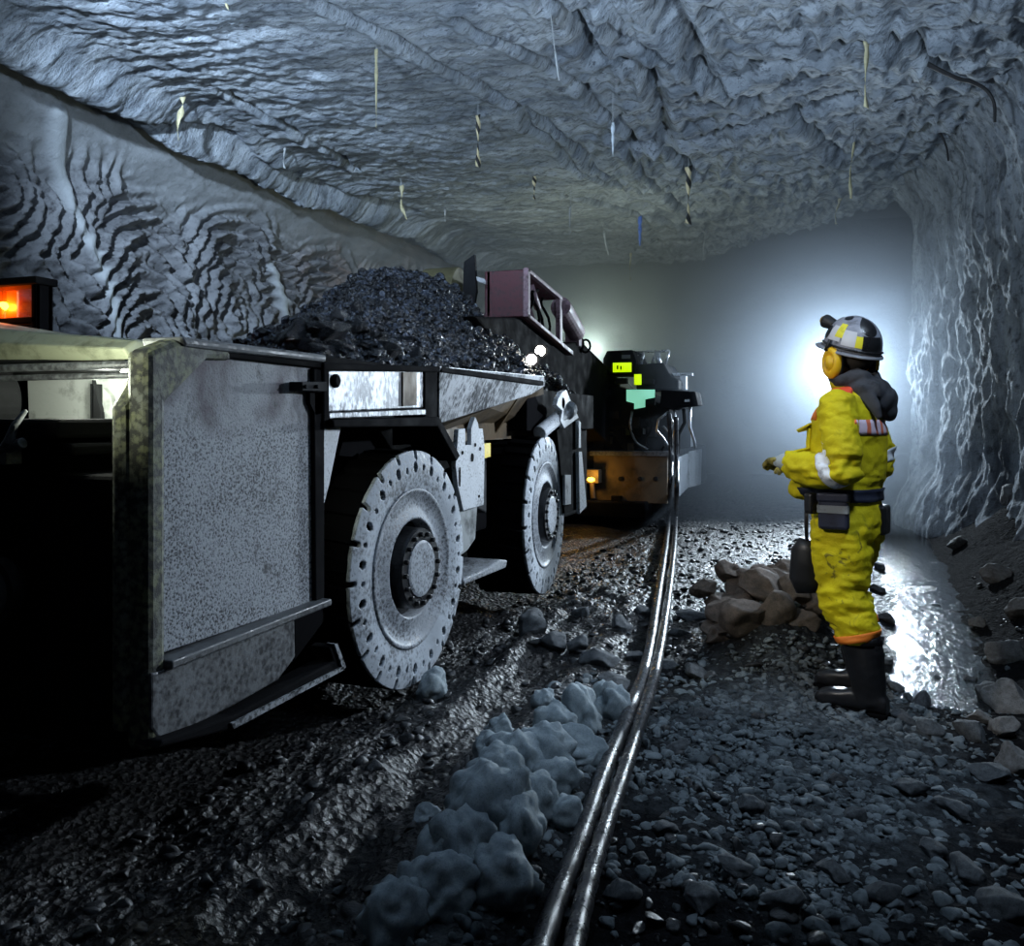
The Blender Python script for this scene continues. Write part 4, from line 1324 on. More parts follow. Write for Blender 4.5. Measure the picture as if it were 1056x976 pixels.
m_tape = t.bsdf(c_, .45)
m_skin = plain('skin', (.32, .19, .13), .5, 0, .25, 20)
m_hair = plain('dark_hair', (.02, .016, .013), .7, 0, .2, 30)
m_hood = plain('dark_grey_cloth', (.045, .047, .055), .85, 0, .3, 14)
m_navy = plain('navy_webbing', (.016, .020, .042), .6, 0, .3, 14)
m_blk = plain('black_plastic', (.012, .012, .013), .4, 0, .2, 14)
m_boot = plain('black_rubber_boot', (.010, .010, .012), .38, 0, .45, 8)
m_glove = plain('dirty_yellow_glove', (.40, .32, .06), .8, 0, .95, 22)
m_cuff = plain('grey_glove_cuff', (.42, .47, .48), .75, 0, .4, 18)
m_muff = plain('yellow_muff', (.85, .50, .015), .4, 0, .2, 10)


def P3(*a): return [Vector(x) for x in a]


def pm(name, mb, mat, parent=None, **k):
    return mb.build(name, mat, parent or man, **k)


def torso_rings(rows, n=28):
    rings = []
    for z, f, wr, df in rows:
        rings.append([(wr * math.copysign(abs(math.cos(2 * math.pi * k / n)) ** .85, math.cos(2 * math.pi * k / n)), f + df * math.copysign(abs(math.sin(2 * math.pi * k / n)) ** .9, math.sin(2 * math.pi * k / n)), z) for k in range(n)])
    return rings


LSH, LEL, LWR = (-.20, .03, 1.435), (-.28, -.025, 1.150), (-.185, .275, 1.178)
RSH, REL, RWR = (.20, .03, 1.435), (.285, -.01, 1.165), (.13, .30, 1.150)
LHIP, LKN, LAN = (-.10, .05, .90), (-.11, .030, .52), (-.11, -.075, .13)
RHIP, RKN, RAN = (.10, .05, .90), (.115, .12, .53), (.115, .03, .15)


def mid(a, b, t_=.5, off=(0, 0, 0)):
    return Vector(a) * (1 - t_) + Vector(b) * t_ + Vector(off)


HM = Matrix.Translation((0, .03, 1.60)) @ Matrix.Rotation(R(-30), 4, 'Z') @ Matrix.Rotation(R(13), 4, 'X')


def hv(r, f, z): return HM @ Vector((r, f, z))


# ---- fingers: (base offset across the palm, length, start along palm)
def hand_shapes(mb, wrist, tip, up, side, grow=1.0, curl=1.0):
    """side +1: thumb on +across side"""
    w, tp = Vector(wrist), Vector(tip)
    d = (tp - w).normalized(); up = Vector(up); up = (up - d * up.dot(d)).normalized(); ac = d.cross(up).normalized() * side
    # palm
    rings = []
    for s, hw, th in ((-.02, .030, .022), (.02, .036, .020), (.06, .043, .018), (.09, .044, .016), (.105, .040, .012)):
        c_ = w + d * s - up * .01 * s / .1
        rings.append([c_ + ac * (hw * grow * math.cos(2 * math.pi * k / 14)) + up * (th * grow * math.sin(2 * math.pi * k / 14)) for k in range(14)])
    mb.loft(rings)
    for off, ln, b0 in ((.033, .072, .088), (.011, .082, .095), (-.011, .076, .094), (-.032, .060, .086)):
        p0 = w + d * b0 + ac * off - up * .008
        pts = [p0 - d * .02]; a = .0; q = p0
        pts.append(q)
        for seg, da in ((.42, 28), (.33, 40), (.25, 32)):
            a += R(da) * curl
            q = q + (d * math.cos(a) - up * math.sin(a)) * ln * seg
            pts.append(q)
        mb.tube(pts, [.0115 * grow, .0118 * grow, .0108 * grow, .0100 * grow, .0075 * grow], 10)
    p0 = w + d * .025 + ac * .032 - up * .006
    pts = [p0 - ac * .012, p0 + d * .022 + ac * .020 - up * .010, p0 + d * .05 + ac * .024 - up * .026, p0 + d * .072 + ac * .016 - up * .038]
    mb.tube(pts, [.016 * grow, .0145 * grow, .012 * grow, .009 * grow], 10)


LTIP, RTIP = (-.07, .49, 1.192), (.01, .50, 1.165)

# ---- body: one continuous figure under the clothes
mb = MB()
mb.loft(torso_rings([(.80, .05, .12, .09), (.88, .05, .16, .11), (.98, .05, .15, .10), (1.10, .055, .155, .105), (1.25, .06, .175, .115), (1.38, .055, .185, .11), (1.46, .04, .14, .08), (1.52, .03, .07, .06)]))
mb.tube([(0, .03, 1.44), (0, .03, 1.54), hv(0, .0, .03)], [.062, .056, .055], 16)
for a, b, c_ in ((LSH, LEL, LWR), (RSH, REL, RWR)):
    mb.tube([a, mid(a, b), b, mid(b, c_, .3), c_], [.058, .05, .042, .045, .028], 12)
for a, b, c_ in ((LHIP, LKN, LAN), (RHIP, RKN, RAN)):
    mb.tube([a, mid(a, b), b, mid(b, c_, .35, (0, -.02, 0)), c_, Vector(c_) + Vector((0, .03, -.05))], [.088, .075, .055, .056, .038, .035], 12)
    mb.tube([Vector(c_) + Vector((0, -.03, -.07)), Vector(c_) + Vector((0, .06, -.08)), Vector(c_) + Vector((0, .15, -.10))], [.03, .034, .022], 10)
hand_shapes(mb, LWR, LTIP, (.2, 0, 1), 1, .8, .75); hand_shapes(mb, RWR, RTIP, (-.5, 0, 1), -1, .8, .75)
# head
mb.ell(hv(0, .012, .115), (.076, .098, .108), 28, 20, HM.to_3x3())
mb.ell(hv(0, .045, .055), (.060, .062, .075), 24, 16, HM.to_3x3())
mb.ell(hv(0, .078, .010), (.034, .028, .026), 16, 12, HM.to_3x3())            # chin
mb.tube([hv(0, .098, .112), hv(0, .116, .085), hv(0, .122, .070)], [.010, .014, .012], 12)   # nose
mb.ell(hv(-.013, .108, .068), (.010, .011, .009), 10, 8); mb.ell(hv(.013, .108, .068), (.010, .011, .009), 10, 8)
mb.tube([hv(-.026, .092, .040), hv(0, .103, .043), hv(.026, .092, .040)], [.005, .008, .005], 10)
mb.tube([hv(-.022, .092, .029), hv(0, .102, .029), hv(.022, .092, .029)], [.005, .008, .005], 10)
mb.tube([hv(-.05, .085, .128), hv(-.02, .104, .134), hv(.02, .104, .134), hv(.05, .085, .128)], [.009] * 4, 10)
for s in (-1, 1):
    mb.ell(hv(.076 * s, .005, .088), (.010, .020, .032), 12, 10, HM.to_3x3())
    mb.ell(hv(.047 * s, .075, .075), (.022, .022, .02), 12, 10, HM.to_3x3())
me = fuse(mb, .0075, 2)
me.polygons.foreach_set('use_smooth', [True] * len(me.polygons))
body_ = link('body', me, m_skin, man)
for s in (-1, 1):
    mb = MB(); mb.ell(hv(.031 * s, .089, .108), (.0125, .0125, .0105), 14, 10); pm('eye', mb, plain('eye_white', (.6, .6, .58), .2, 0, 0, 5), body_, smooth=True)
mb = MB()
mb.tube([hv(-.066, .055, .02), hv(-.045, .085, -.003), hv(0, .106, -.012), hv(.045, .085, -.003), hv(.066, .055, .02)], [.012, .014, .016, .014, .012], 10)
mb.tube([hv(-.03, .098, .052), hv(0, .109, .056), hv(.03, .098, .052)], .005, 8)
pm('beard', mb, m_hair, body_, smooth=True)
mb = MB(); mb.ell(hv(0, -.018, .10), (.080, .080, .085), 24, 14, HM.to_3x3()); pm('hair', mb, m_hair, smooth=True)
mb = MB(); mb.tube([hv(-.078, .02, .108), hv(-.066, .085, .108), hv(-.03, .108, .108), hv(0, .113, .112), hv(.03, .108, .108), hv(.066, .085, .108), hv(.078, .02, .108)], [(.003, .004), (.003, .014), (.003, .019), (.003, .010), (.003, .019), (.003, .014), (.003, .004)], 10, flat=(0, 1, 0))
pm('safety_glasses', mb, m_blk, smooth=True)

# ---- coverall
mb = MB()
mb.loft(torso_rings([(.74, .045, .19, .10), (.82, .045, .205, .150), (.92, .045, .205, .160), (.99, .05, .19, .150), (1.035, .05, .178, .138), (1.09, .055, .195, .160), (1.20, .05, .205, .165), (1.32, .05, .215, .160), (1.40, .045, .215, .145), (1.47, .035, .185, .115), (1.52, .025, .115, .085), (1.555, .022, .085, .075)]))
mb.ell((-.01, .215, 1.04), (.135, .105, .058)); mb.ell((-.07, .19, 1.075), (.10, .10, .05))       # jacket bloused over the belt in front
for a, b, c_, s in ((LSH, LEL, LWR, -1), (RSH, REL, RWR, 1)):
    a2 = Vector(a) + Vector((-.05 * s, 0, .02))
    d_ = (Vector(c_) - Vector(b)).normalized()
    mb.tube([a2, a, mid(a, b, .35, (.012 * s, 0, 0)), mid(a, b, .75, (.01 * s, -.008, 0)), Vector(b) + Vector((0, -.012, .0)), mid(b, c_, .3, (0, 0, -.012)), mid(b, c_, .65, (0, 0, -.008)), Vector(c_) - d_ * .005], [.080, .088, .080, .076, .076, .076, .068, .056], 18)
for a, b, c_ in ((LHIP, LKN, LAN), (RHIP, RKN, RAN)):
    mb.tube([a, mid(a, b, .4), mid(a, b, .8), b, mid(b, c_, .25, (0, -.025, 0)), mid(b, c_, .45, (0, -.032, 0))], [(.118, .142), (.112, .130), (.100, .112), (.098, .108), (.095, .105), (.088, .096)], 18, flat=(1, 0, 0))
me = fuse(mb, .0095, 3)
co = coords(me); no = normals(me)
x, y, z = co.T
arm = np.maximum(sstep(.17, .24, np.abs(x)) * (z > 1.0), sstep(.2, .26, y) * (z > 1.0))
legm = sstep(.95, .8, z)
f1 = fbm(x * 6 + z * 2, y * 6, z * 9, 3, 301)
f2 = np.abs(fbm(x * 9 - z * 5, y * 9 + z * 4, z * 15 + x * 6, 3, 302))
f3 = np.abs(fbm(x * 5 + y * 7, y * 5 - z * 8, z * 24, 2, 303))
kn = np.exp(-((z - .50) / .12) ** 2) + np.exp(-((z - .40) / .06) ** 2) + .7 * np.exp(-((z - .78) / .10) ** 2)
el = np.exp(-((z - 1.13) / .09) ** 2) * sstep(.15, .25, np.abs(x)) + .6 * np.exp(-((z - 1.08) / .06) ** 2)
d = .013 * f1 + (.030 * (.34 - f2)) * (.5 + .6 * arm + .4 * legm) + .034 * (.3 - f3) * np.clip(kn + el, 0, 1)
setco(me, co + no * d[:, None])
me.polygons.foreach_set('use_smooth', [True] * len(me.polygons))
cov = link('coverall', me, m_yellow, man)
CO = coords(me)
polys = [tuple(p.vertices) for p in me.polygons]
BV = BVHTree.FromPolygons([tuple(v) for v in CO], polys)


def wrap_band(c0, axis, hw, a0=0, a1=360, ref=(0, 1, 0), rmax=.45, n=48, off=.004, skew=0., m=5, inner=True):
    """strip of cloth lying on the coverall round an axis"""
    c0 = Vector(c0); ax = Vector(axis).normalized(); u = Vector(ref); u = (u - ax * u.dot(ax)).normalized(); v = ax.cross(u)
    mb = MB(); vs = []; fs = []
    full = abs(a1 - a0) >= 359.9
    cnt = n if full else n + 1
    last = None
    for i in range(cnt):
        a = R(a0 + (a1 - a0) * i / n)
        d_ = u * math.cos(a) + v * math.sin(a)
        for j in range(m):
            o_ = c0 + ax * (hw * (2 * j / (m - 1) - 1) + skew * math.cos(a))
            if inner:
                hit = BV.ray_cast(o_, d_, rmax)[0]
            else:
                hit = BV.ray_cast(o_ + d_ * rmax, -d_, rmax)[0]
            p_ = (hit if hit is not None else (last if last is not None else o_ + d_ * .1)) + (d_ * off)
            vs.append(p_)
    for i in range(cnt if full else cnt - 1):
        for j in range(m - 1):
            i2 = (i + 1) % cnt
            fs.append((i * m + j, i2 * m + j, i2 * m + j + 1, i * m + j + 1))
    mb.add(vs, fs)
    return mb


def patch(center, nrm, upv, w, h, off=.005, n=7, corners=None):
    """rectangle pressed on to the coverall; nrm points outward"""
    c0, nn = Vector(center), Vector(nrm).normalized(); up = Vector(upv); up = (up - nn * up.dot(nn)).normalized(); ac = up.cross(nn)
    mb = MB(); vs = []
    for i in range(n):
        for j in range(n):
            p_ = c0 + ac * (w * (i / (n - 1) - .5)) + up * (h * (j / (n - 1) - .5))
            hit = BV.ray_cast(p_ + nn * .2, -nn, .5)[0]
            vs.append((hit if hit is not None else p_) + nn * off)
    mb.add(vs, [(i * n + j, (i + 1) * n + j, (i + 1) * n + j + 1, i * n + j + 1) for i in range(n - 1) for j in range(n - 1)])
    return mb


d_ = (Vector(LWR) - Vector(LEL)).normalized()
pm('reflective_band', wrap_band(mid(LEL, LWR, .16, (0, 0, -.005)), d_ + Vector((0, .0, -.5)), .028, rmax=.14), m_refl, cov, smooth=True, solid=.003)
d_ = (Vector(RWR) - Vector(REL)).normalized()
pm('reflective_band', wrap_band(mid(RSH, REL, .85), (Vector(REL) - Vector(RSH)), .028, rmax=.14), m_refl, cov, smooth=True, solid=.003)
pm('back_tape', wrap_band((0, .04, 1.345), (0, 0, 1), .036, 95, 265, inner=True, rmax=.28), m_tape, cov, smooth=True, solid=.003)
for c_, ax_ in ((mid(LKN, LAN, .40), Vector(LKN) - Vector(LAN)), (mid(RKN, RAN, .40), Vector(RKN) - Vector(RAN))):
    pm('hem_band', wrap_band(c_ + Vector((0, -.03, 0)), ax_, .022, rmax=.16), m_orange, cov, smooth=True, solid=.004)
pm('shoulder_patch', patch((-.13, .03, 1.50), (-.55, -.15, 1), (1, .0, .5), .085, .075), m_redp, cov, smooth=True, solid=.003)
pm('chest_panel', patch((-.115, .14, 1.455), (-.6, 1, .7), (0, .0, 1), .15, .17), m_orange, cov, smooth=True, solid=.004)
pm('chest_panel', patch((.10, .17, 1.43), (.25, 1, .55), (0, .0, 1), .14, .12), m_orange, cov, smooth=True, solid=.004)
# chest pocket with its flap standing off
mb = patch((-.10, .2, 1.27), (-.15, 1, .05), (0, 0, 1), .12, .14, .014); pk_ = pm('chest_pocket', mb, m_yellow, cov, smooth=True, solid=.012)
mb = MB(); a = BV.ray_cast(Vector((-.10, .6, 1.345)), Vector((0, -1, 0)))[0] or Vector((-.1, .2, 1.345))
mb.add([a + Vector((-.065, -.02, .02)), a + Vector((.065, -.02, .02)), a + Vector((.06, .045, -.012)), a + Vector((0, .06, -.02)), a + Vector((-.06, .045, -.012))], [(0, 1, 2, 3, 4)])
pm('pocket_flap', mb, m_yellow, pk_, solid=.008)
# collar, open at the front
mb = MB(); n = 24; rings = []
for k in range(n + 1):
    a = R(-150 + 300 * k / n) - R(90)
    c_, s_ = math.cos(a), math.sin(a)
    rings.append([(c_ * .082, .025 + s_ * .078, 1.535), (c_ * .098, .028 + s_ * .096, 1.575), (c_ * .106, .03 + s_ * .105, 1.57), (c_ * .10, .026 + s_ * .096, 1.525)])
mb.loft(rings); pm('collar', mb, m_yellow, cov, smooth=True)

# ---- hood / scarf of dark cloth
mb = MB()
mb.tube([(.085 * math.cos(k * math.pi / 12), .02 + .085 * math.sin(k * math.pi / 12), 1.575 + .012 * math.sin(k)) for k in range(25)], .034, 12)
mb.ell((.0, -.085, 1.515), (.115, .055, .065)); mb.ell((.03, -.115, 1.46), (.09, .042, .075), M=Matrix.Rotation(R(18), 3, 'X')); mb.ell((.05, -.125, 1.425), (.06, .03, .05)); mb.ell((-.08, -.05, 1.525), (.05, .055, .042)); mb.tube([(-.085, -.0, 1.555), (-.105, -.06, 1.50), (-.105, -.115, 1.43), (-.095, -.13, 1.385)], [(.04, .02), (.042, .018), (.03, .014), (.01, .008)], 12, flat=(0, 1, 0))
me = fuse(mb, .008, 2); co = coords(me); no = normals(me); x, y, z = co.T
setco(me, co + no * (.012 * fbm(x * 14, y * 14, z * 8, 3, 311) + .012 * (.3 - np.abs(fbm(x * 18 + z * 9, y * 12, z * 7, 2, 312))))[:, None])
me.polygons.foreach_set('use_smooth', [True] * len(me.polygons))
link('hood', me, m_hood, man)

# ---- gloves
for nm, w_, tp_, up_, sd in (('glove', LWR, LTIP, (.2, 0, 1), 1), ('glove', RWR, RTIP, (-.5, 0, 1), -1)):
    mb = MB(); hand_shapes(mb, w_, tp_, up_, sd, 1.22, .7)
    me = fuse(mb, .0042, 1); co = coords(me); no = normals(me)
    setco(me, co + no * (.003 * fbm(co[:, 0] * 40, co[:, 1] * 40, co[:, 2] * 40, 3, 320))[:, None])
    me.polygons.foreach_set('use_smooth', [True] * len(me.polygons))
    g_ = link(nm, me, m_glove, man)
    d_ = (Vector(tp_) - Vector(w_)).normalized()
    mb = MB(); mb.tube([Vector(w_) - d_ * .035, Vector(w_) - d_ * .0, Vector(w_) + d_ * .035, Vector(w_) + d_ * .052], [(.050, .046), (.050, .045), (.047, .036), (.046, .030)], 20, flat=(1, 0, .3))
    pm('cuff', mb, m_cuff, g_, smooth=True)

# ---- belt and pouches
pm('belt', wrap_band((0, .05, 1.025), (0, 0, 1), .030, 40, 320, off=.006, rmax=.3, n=64), m_navy, None, smooth=True, solid=.006)
bl = None
for o_ in man.children:
    if o_.name.startswith('belt'): bl = o_


def pouch(c, sz, rot, mat, name='pouch'):
    M = Matrix.Translation(c) @ Matrix.Rotation(R(rot), 4, 'Z')
    mb = MB(); mb.box((-sz[0] / 2, -sz[1] / 2, -sz[2] / 2), (sz[0] / 2, sz[1] / 2, sz[2] / 2), M)
    return pm(name, mb, mat, bl, bevel=.014), M


po, M = pouch((-.235, .035, .955), (.055, .135, .165), 6, m_navy)
mb = MB(); mb.box((-.031, -.069, -.005), (-.0, .069, .030), M); pm('pouch_stripe', mb, plain('grey_reflective_stripe', (.22, .24, .25), .5, 0, .3, 12), bl)
mb = MB(); mb.box((-.034, -.072, .045), (.02, .072, .086), M); pm('pouch_flap', mb, m_navy, bl, bevel=.01)
pouch((-.20, .155, .985), (.05, .055, .10), -30, m_blk)
pouch((.03, -.105, .905), (.12, .05, .14), 4, m_blk)
pouch((.205, .02, .95), (.05, .12, .13), 0, m_blk)
# black bag hanging on a strap in front of the thighs
mb = MB(); mb.tube([(-.115, .21, 1.00), (-.10, .215, .85), (-.06, .225, .74)], [(.010, .005)] * 3, 8, flat=(0, 1, 0)); mb.tube([(.02, .215, 1.00), (.0, .225, .80)], [(.010, .005)] * 2, 8, flat=(0, 1, 0))
mb.tube([(-.05, .225, .79), (-.05, .235, .74), (-.05, .235, .60), (-.05, .225, .53)], [(.045, .04), (.075, .05), (.085, .055), (.06, .04)], 14, flat=(0, 1, 0))
pm('hanging_bag', mb, m_blk, smooth=True)

# ---- boots
for nm, kn_, an_, ft in (('boot', LKN, LAN, (-.11, -.085)), ('boot', RKN, RAN, (.115, .0))):
    zf = an_[2] - .13
    top = mid(kn_, an_, .42, (0, -.03, 0)); mb = MB()
    mb.tube([top, mid(kn_, an_, .6, (0, -.03, 0)), mid(kn_, an_, .85, (0, -.015, 0)), (ft[0], ft[1], zf + .12), (ft[0], ft[1] - .01, zf + .06)], [(.084, .094), (.080, .090), (.068, .082), (.060, .080), (.055, .07)], 20, flat=(1, 0, 0))
    rings = []
    for f_, hw, h_ in ((-.085, .034, .075), (-.06, .043, .10), (.0, .046, .12), (.06, .046, .105), (.12, .052, .090), (.18, .053, .080), (.225, .045, .068), (.25, .026, .045)):
        rings.append([(ft[0] + hw * math.copysign(abs(math.cos(2 * math.pi * k / 20)) ** .6, math.cos(2 * math.pi * k / 20)), ft[1] + f_, zf + .022 + h_ / 2 + h_ / 2 * math.copysign(abs(math.sin(2 * math.pi * k / 20)) ** .7, math.sin(2 * math.pi * k / 20))) for k in range(20)])
    mb.loft(rings)
    me = fuse(mb, .007, 2); co = coords(me); no = normals(me)
    setco(me, co + no * (.006 * fbm(co[:, 0] * 9, co[:, 1] * 9, co[:, 2] * 16, 3, 330))[:, None])
    me.polygons.foreach_set('use_smooth', [True] * len(me.polygons))
    b_o = link(nm, me, m_boot, man)
    mb = MB(); out = [(-.088, .036), (-.05, .048), (.02, .046), (.08, .050), (.15, .057), (.21, .052), (.252, .030)]
    pl = [(ft[0] + w_, ft[1] + f_) for f_, w_ in out] + [(ft[0] - w_, ft[1] + f_) for f_, w_ in reversed(out)]
    mb.prism('z', pl, zf - .002, zf + .030); pm('boot_sole', mb, m_rubber, b_o, bevel=.006)
    mb = MB(); mb.tube([top + Vector((0, 0, .0)), top - Vector((0, 0, .025))], [(.088, .098)] * 2, 20, flat=(1, 0, 0)); pm('boot_rim', mb, m_rubber, b_o, smooth=True)

# ---- helmet
HMT = Matrix.Translation((0, .026, 1.742)) @ Matrix.Rotation(R(-30), 4, 'Z') @ Matrix.Rotation(R(18), 4, 'X')
HR = (.122, .150, .142)


def hpt(az, el, k=1.0):
    """point on the helmet shell; az 0 = front, positive to the wearer's left"""
    a, e = R(az), R(el)
    return HMT @ Vector((-math.sin(a) * math.cos(e) * HR[0] * k, math.cos(a) * math.cos(e) * HR[1] * k, math.sin(e) * HR[2] * k))


mb = MB(); rings = []
for e in (-10, -4, 2, 10, 20, 30, 40, 50, 60, 70, 80, 89):
    rings.append([hpt(360 * k / 48, e) for k in range(48)])
mb.loft(rings)
m_hel = plain('scuffed_grey_helmet', (.30, .31, .36), .3, 0, .35, 14)
hel = pm('helmet', mb, m_hel, smooth=True)
mb = MB(); rings = []
for k in range(49):
    az = 360 * k / 48
    fr = max(0, math.cos(R(az)))
    ext = .013 + .032 * fr ** 1.5
    a = R(az)
    rings.append([HMT @ Vector((-math.sin(a) * (HR[0] * r_ + ext * e_), math.cos(a) * (HR[1] * r_ + ext * e_), z_)) for r_, e_, z_ in ((.97, 0, -.030), (1.0, 1, -.036), (1.0, 1, -.031), (.985, 0, -.016))])
mb.loft(rings, False); pm('brim', mb, plain('grey_brim', (.22, .23, .26), .3, 0, .3, 14), hel, smooth=True)


def sticker(name, az0, az1, e0, e1, mat, k=1.012, oval=False):
    mb = MB(); vs = []; n = 9
    for i in range(n):
        for j in range(n):
            u, v = i / (n - 1) * 2 - 1, j / (n - 1) * 2 - 1
            if oval:
                u, v = u * math.sqrt(1 - v * v / 2), v * math.sqrt(1 - u * u / 2)
            vs.append(hpt((az0 + az1) / 2 + u * (az1 - az0) / 2, (e0 + e1) / 2 + v * (e1 - e0) / 2, k))
    mb.add(vs, [(i * n + j, (i + 1) * n + j, (i + 1) * n + j + 1, i * n + j + 1) for i in range(n - 1) for j in range(n - 1)])
    return pm(name, mb, mat, hel, smooth=True)


m_sy, m_sw, m_sk = plain('yellow_sticker', (.85, .76, .05), .35, 0, .1, 8), plain('white_sticker', (.62, .63, .66), .35, 0, .15, 8), plain('black_sticker', (.012, .012, .014), .3, 0, .1, 8)
sticker('reflective_sticker', 72, 104, 8, 38, m_sw); sticker('reflective_sticker', 90, 108, 16, 46, m_sy, 1.016); sticker('reflective_sticker', 108, 136, 4, 34, m_sw); sticker('reflective_sticker', 136, 150, 4, 26, m_sy)
sticker('black_mark', 46, 72, 6, 34, m_sk, 1.012, True); sticker('black_mark', 66, 105, 56, 76, m_sk, 1.012, True); sticker('black_mark', 140, 196, 28, 78, m_sk, 1.01, True); sticker('black_mark', 150, 200, 0, 28, m_sk, 1.01); sticker('black_mark', 10, 40, 40, 60, m_sk, 1.012, True)
mb = MB(); mb.tube([hpt(45 + 9 * k, -2, 1.02) for k in range(20)], .006, 8); pm('helmet_strap', mb, m_sk, hel, smooth=True)
# cap lamp
c0 = hpt(18, 30, 1.05); fd = (HMT.to_3x3() @ Vector((-.15, 1, .12))).normalized()
mb = MB(); mb.tube([c0 - fd * .02, c0 + fd * .012, c0 + fd * .035, c0 + fd * .05], [.024, .030, .034, .034], 20); mb.cyl(c0 - fd * .03, c0, .02, 12)
lamp = pm('cap_lamp', mb, m_blk, hel, smooth=False, bevel=.004)
mb = MB(); mb.ell(c0 + fd * .05, (.025, .025, .025)); pm('lamp_glass', mb, plain('amber_lamp_glass', (.35, .22, .05), .15, 0, .2, 20), hel, smooth=True)

# ---- ear muffs
for s in (-1, 1):
    c0 = hv(.106 * s, .020, .052)
    M = Matrix.Translation(c0) @ HM.to_3x3().to_4x4() @ Matrix.Rotation(R(-12), 4, 'X') @ Matrix.Diagonal((1, .95, 1.28, 1)) @ Matrix.Scale(s, 4, (1, 0, 0))
    mb = MB(); mb.lathe([(-.024, .040), (-.024, .060), (-.006, .064), (.0, .058)], 32, M)
    cush = pm('ear_muff', mb, m_blk, smooth=True)
    mb = MB(); mb.lathe([(-.002, .060), (.012, .061), (.024, .054), (.030, .042), (.028, .036), (.022, .033), (.022, .027), (.034, .024), (.036, .0005)], 36, M); pm('muff_cup', mb, m_muff, cush, smooth=True)
    mb = MB(); mb.tube([c0 + Vector((0, 0, .05)), HMT @ Vector((.142 * s, .015, -.03)), HMT @ Vector((.133 * s, .01, .02))], [.010, .009, .008], 8); pm('muff_arm', mb, m_blk, cush, smooth=True)
mb = MB(); mb.tube([hv(-.088, .03, .02), hv(-.075, .05, -.03), hv(-.055, .06, -.065)], [(.004, .012)] * 3, 8, flat=(1, 0, 0)); pm('chin_strap', mb, plain('cream_strap', (.75, .70, .45), .6, 0, .2, 14), None, smooth=True)
# ================================================================== ROOF MARKER RIBBONS
def stripes(name, a, b, sc):
    t = NT(name); tc = t.n('TexCoord'); s = t.n('SeparateXYZ', {'Vector': tc.outputs['Generated']})
    k = t.math('FRACT', t.math('ADD', t.math('MULTIPLY', s.outputs['Z'], sc), t.math('MULTIPLY', s.outputs['X'], .8)))
    f = t.math('GREATER_THAN', k, .5)
    return t.bsdf(t.mix(f, a, b), .55)


m_str = stripes('striped_ribbon', (.58, .50, .30), (.02, .02, .02), 3.2)
m_yel = plain('faded_yellow_ribbon', (.36, .33, .20), .6, 0, .4, 14)
m_wht = plain('white_ribbon', (.55, .62, .68), .5, 0, .25, 14)
m_blu = plain('blue_ribbon', (.05, .14, .55), .5, 0, .2, 14)
m_gry = plain('grey_string', (.28, .30, .31), .7, 0, .3, 14)
m_root = plain('black_root', (.008, .008, .009), .7, 0, .3, 9)


def ribbon(px, top, bot, w, mat, label, twist=2., string=0., bend=0., sway=0.):
    """a ribbon from the roof at pixel (px, top) down to row bot; w its width in pixels; string = share that is only thread"""
    p = at_z(px, top, CEIL)
    zc = (CEIL - EYE) * F / (435 - top)
    Ls = (bot - top) / F * zc; wd = w * .72 / F * zc
    root = thing('marker_ribbon', label, 'ribbon', tuple(p), None)
    rot = random.Random(int(px * 7 + top))
    x_at = lambda s: p.x + bend * math.sin(s * 7) * wd + sway * s / F * zc
    if string > 0:
        mb = MB(); mb.tube([(x_at(s * string / 5), p.y, p.z + .08 - (Ls * string / 5 + .016) * s) for s in range(6)], .004, 6)
        mb.build('string', m_gry, root, smooth=True)
    mb = MB(); n = 26; vs = []; fs = []
    ph = rot.uniform(0, 1)
    for i in range(n + 1):
        s = string + (1 - string) * i / n
        z = p.z + (.06 if string == 0 and i == 0 else 0) - Ls * s
        a = ph + twist * (i / n) * math.pi
        hw = wd / 2 * (.55 + .45 * abs(math.sin(i * .37 + ph * 5)))
        dx, dy = math.cos(a * .5) * hw, math.sin(a) * hw * .6
        vs += [(x_at(s) - dx, p.y - dy, z), (x_at(s) + dx, p.y + dy, z + .25 * wd)]
    fs = [(2 * i, 2 * i + 1, 2 * i + 3, 2 * i + 2) for i in range(n)]
    mb.add(vs, fs); mb.build('strip', mat, root, smooth=True, solid=.003)
    return root


ribbon(188, 98, 145, 9, m_yel, 'crumpled yellowish ribbon hanging from the roof near the grooved left wall', 3, 0, .35, -6)
ribbon(388, 42, 132, 5, m_yel, 'long thin grey yellow ribbon hanging on a thread above the coal heap', 1, .1, 0)
ribbon(493, 112, 173, 8, m_str, 'black and yellow striped ribbon hanging from the roof above the red boom', 1.6, .12)
ribbon(411, 183, 228, 6, m_yel, 'short curled cream ribbon hanging just above the coal heap peak', 2.5, .2, .4, 8)
ribbon(551, 178, 206, 7, m_str, 'short striped ribbon hanging alone above the machine boom lamps', 1.2, .05)
ribbon(632, 98, 162, 6, m_wht, 'white ribbon with a bright lower end hanging from the cracked roof', .8, .45)
ribbon(710, 166, 232, 11, m_str, 'broad striped ribbon near the dark end of the roof', 1.5, .1)
ribbon(660, 222, 254, 6, m_blu, 'small blue ribbon hanging at the far end of the roof', .8, .05)
ribbon(893, 34, 112, 10, m_yel, 'wide faded yellow ribbon hanging above the helmeted miner', 1.4, .08, .1)
ribbon(881, 122, 205, 5, m_yel, 'long thin faded ribbon hanging below the wide yellow one', 2, .3, .3, -4)
ribbon(866, 198, 232, 6, m_yel, 'small ragged ribbon hanging at the dark roof edge over the haze', 1.5, .2, .3, -4)
ribbon(566, 8, 85, 3, m_gry, 'thin slanting grey cord hanging from the cracked roof', .5, .6, 0, 11)
ribbon(235, -6, 11, 7, m_yel, 'stub of yellowish ribbon at the top of the view over the car', 1, .1, .3)
ribbon(588, 193, 242, 3, m_gry, 'thin pale thread hanging between the striped and the blue ribbons', 1, .4, .2)
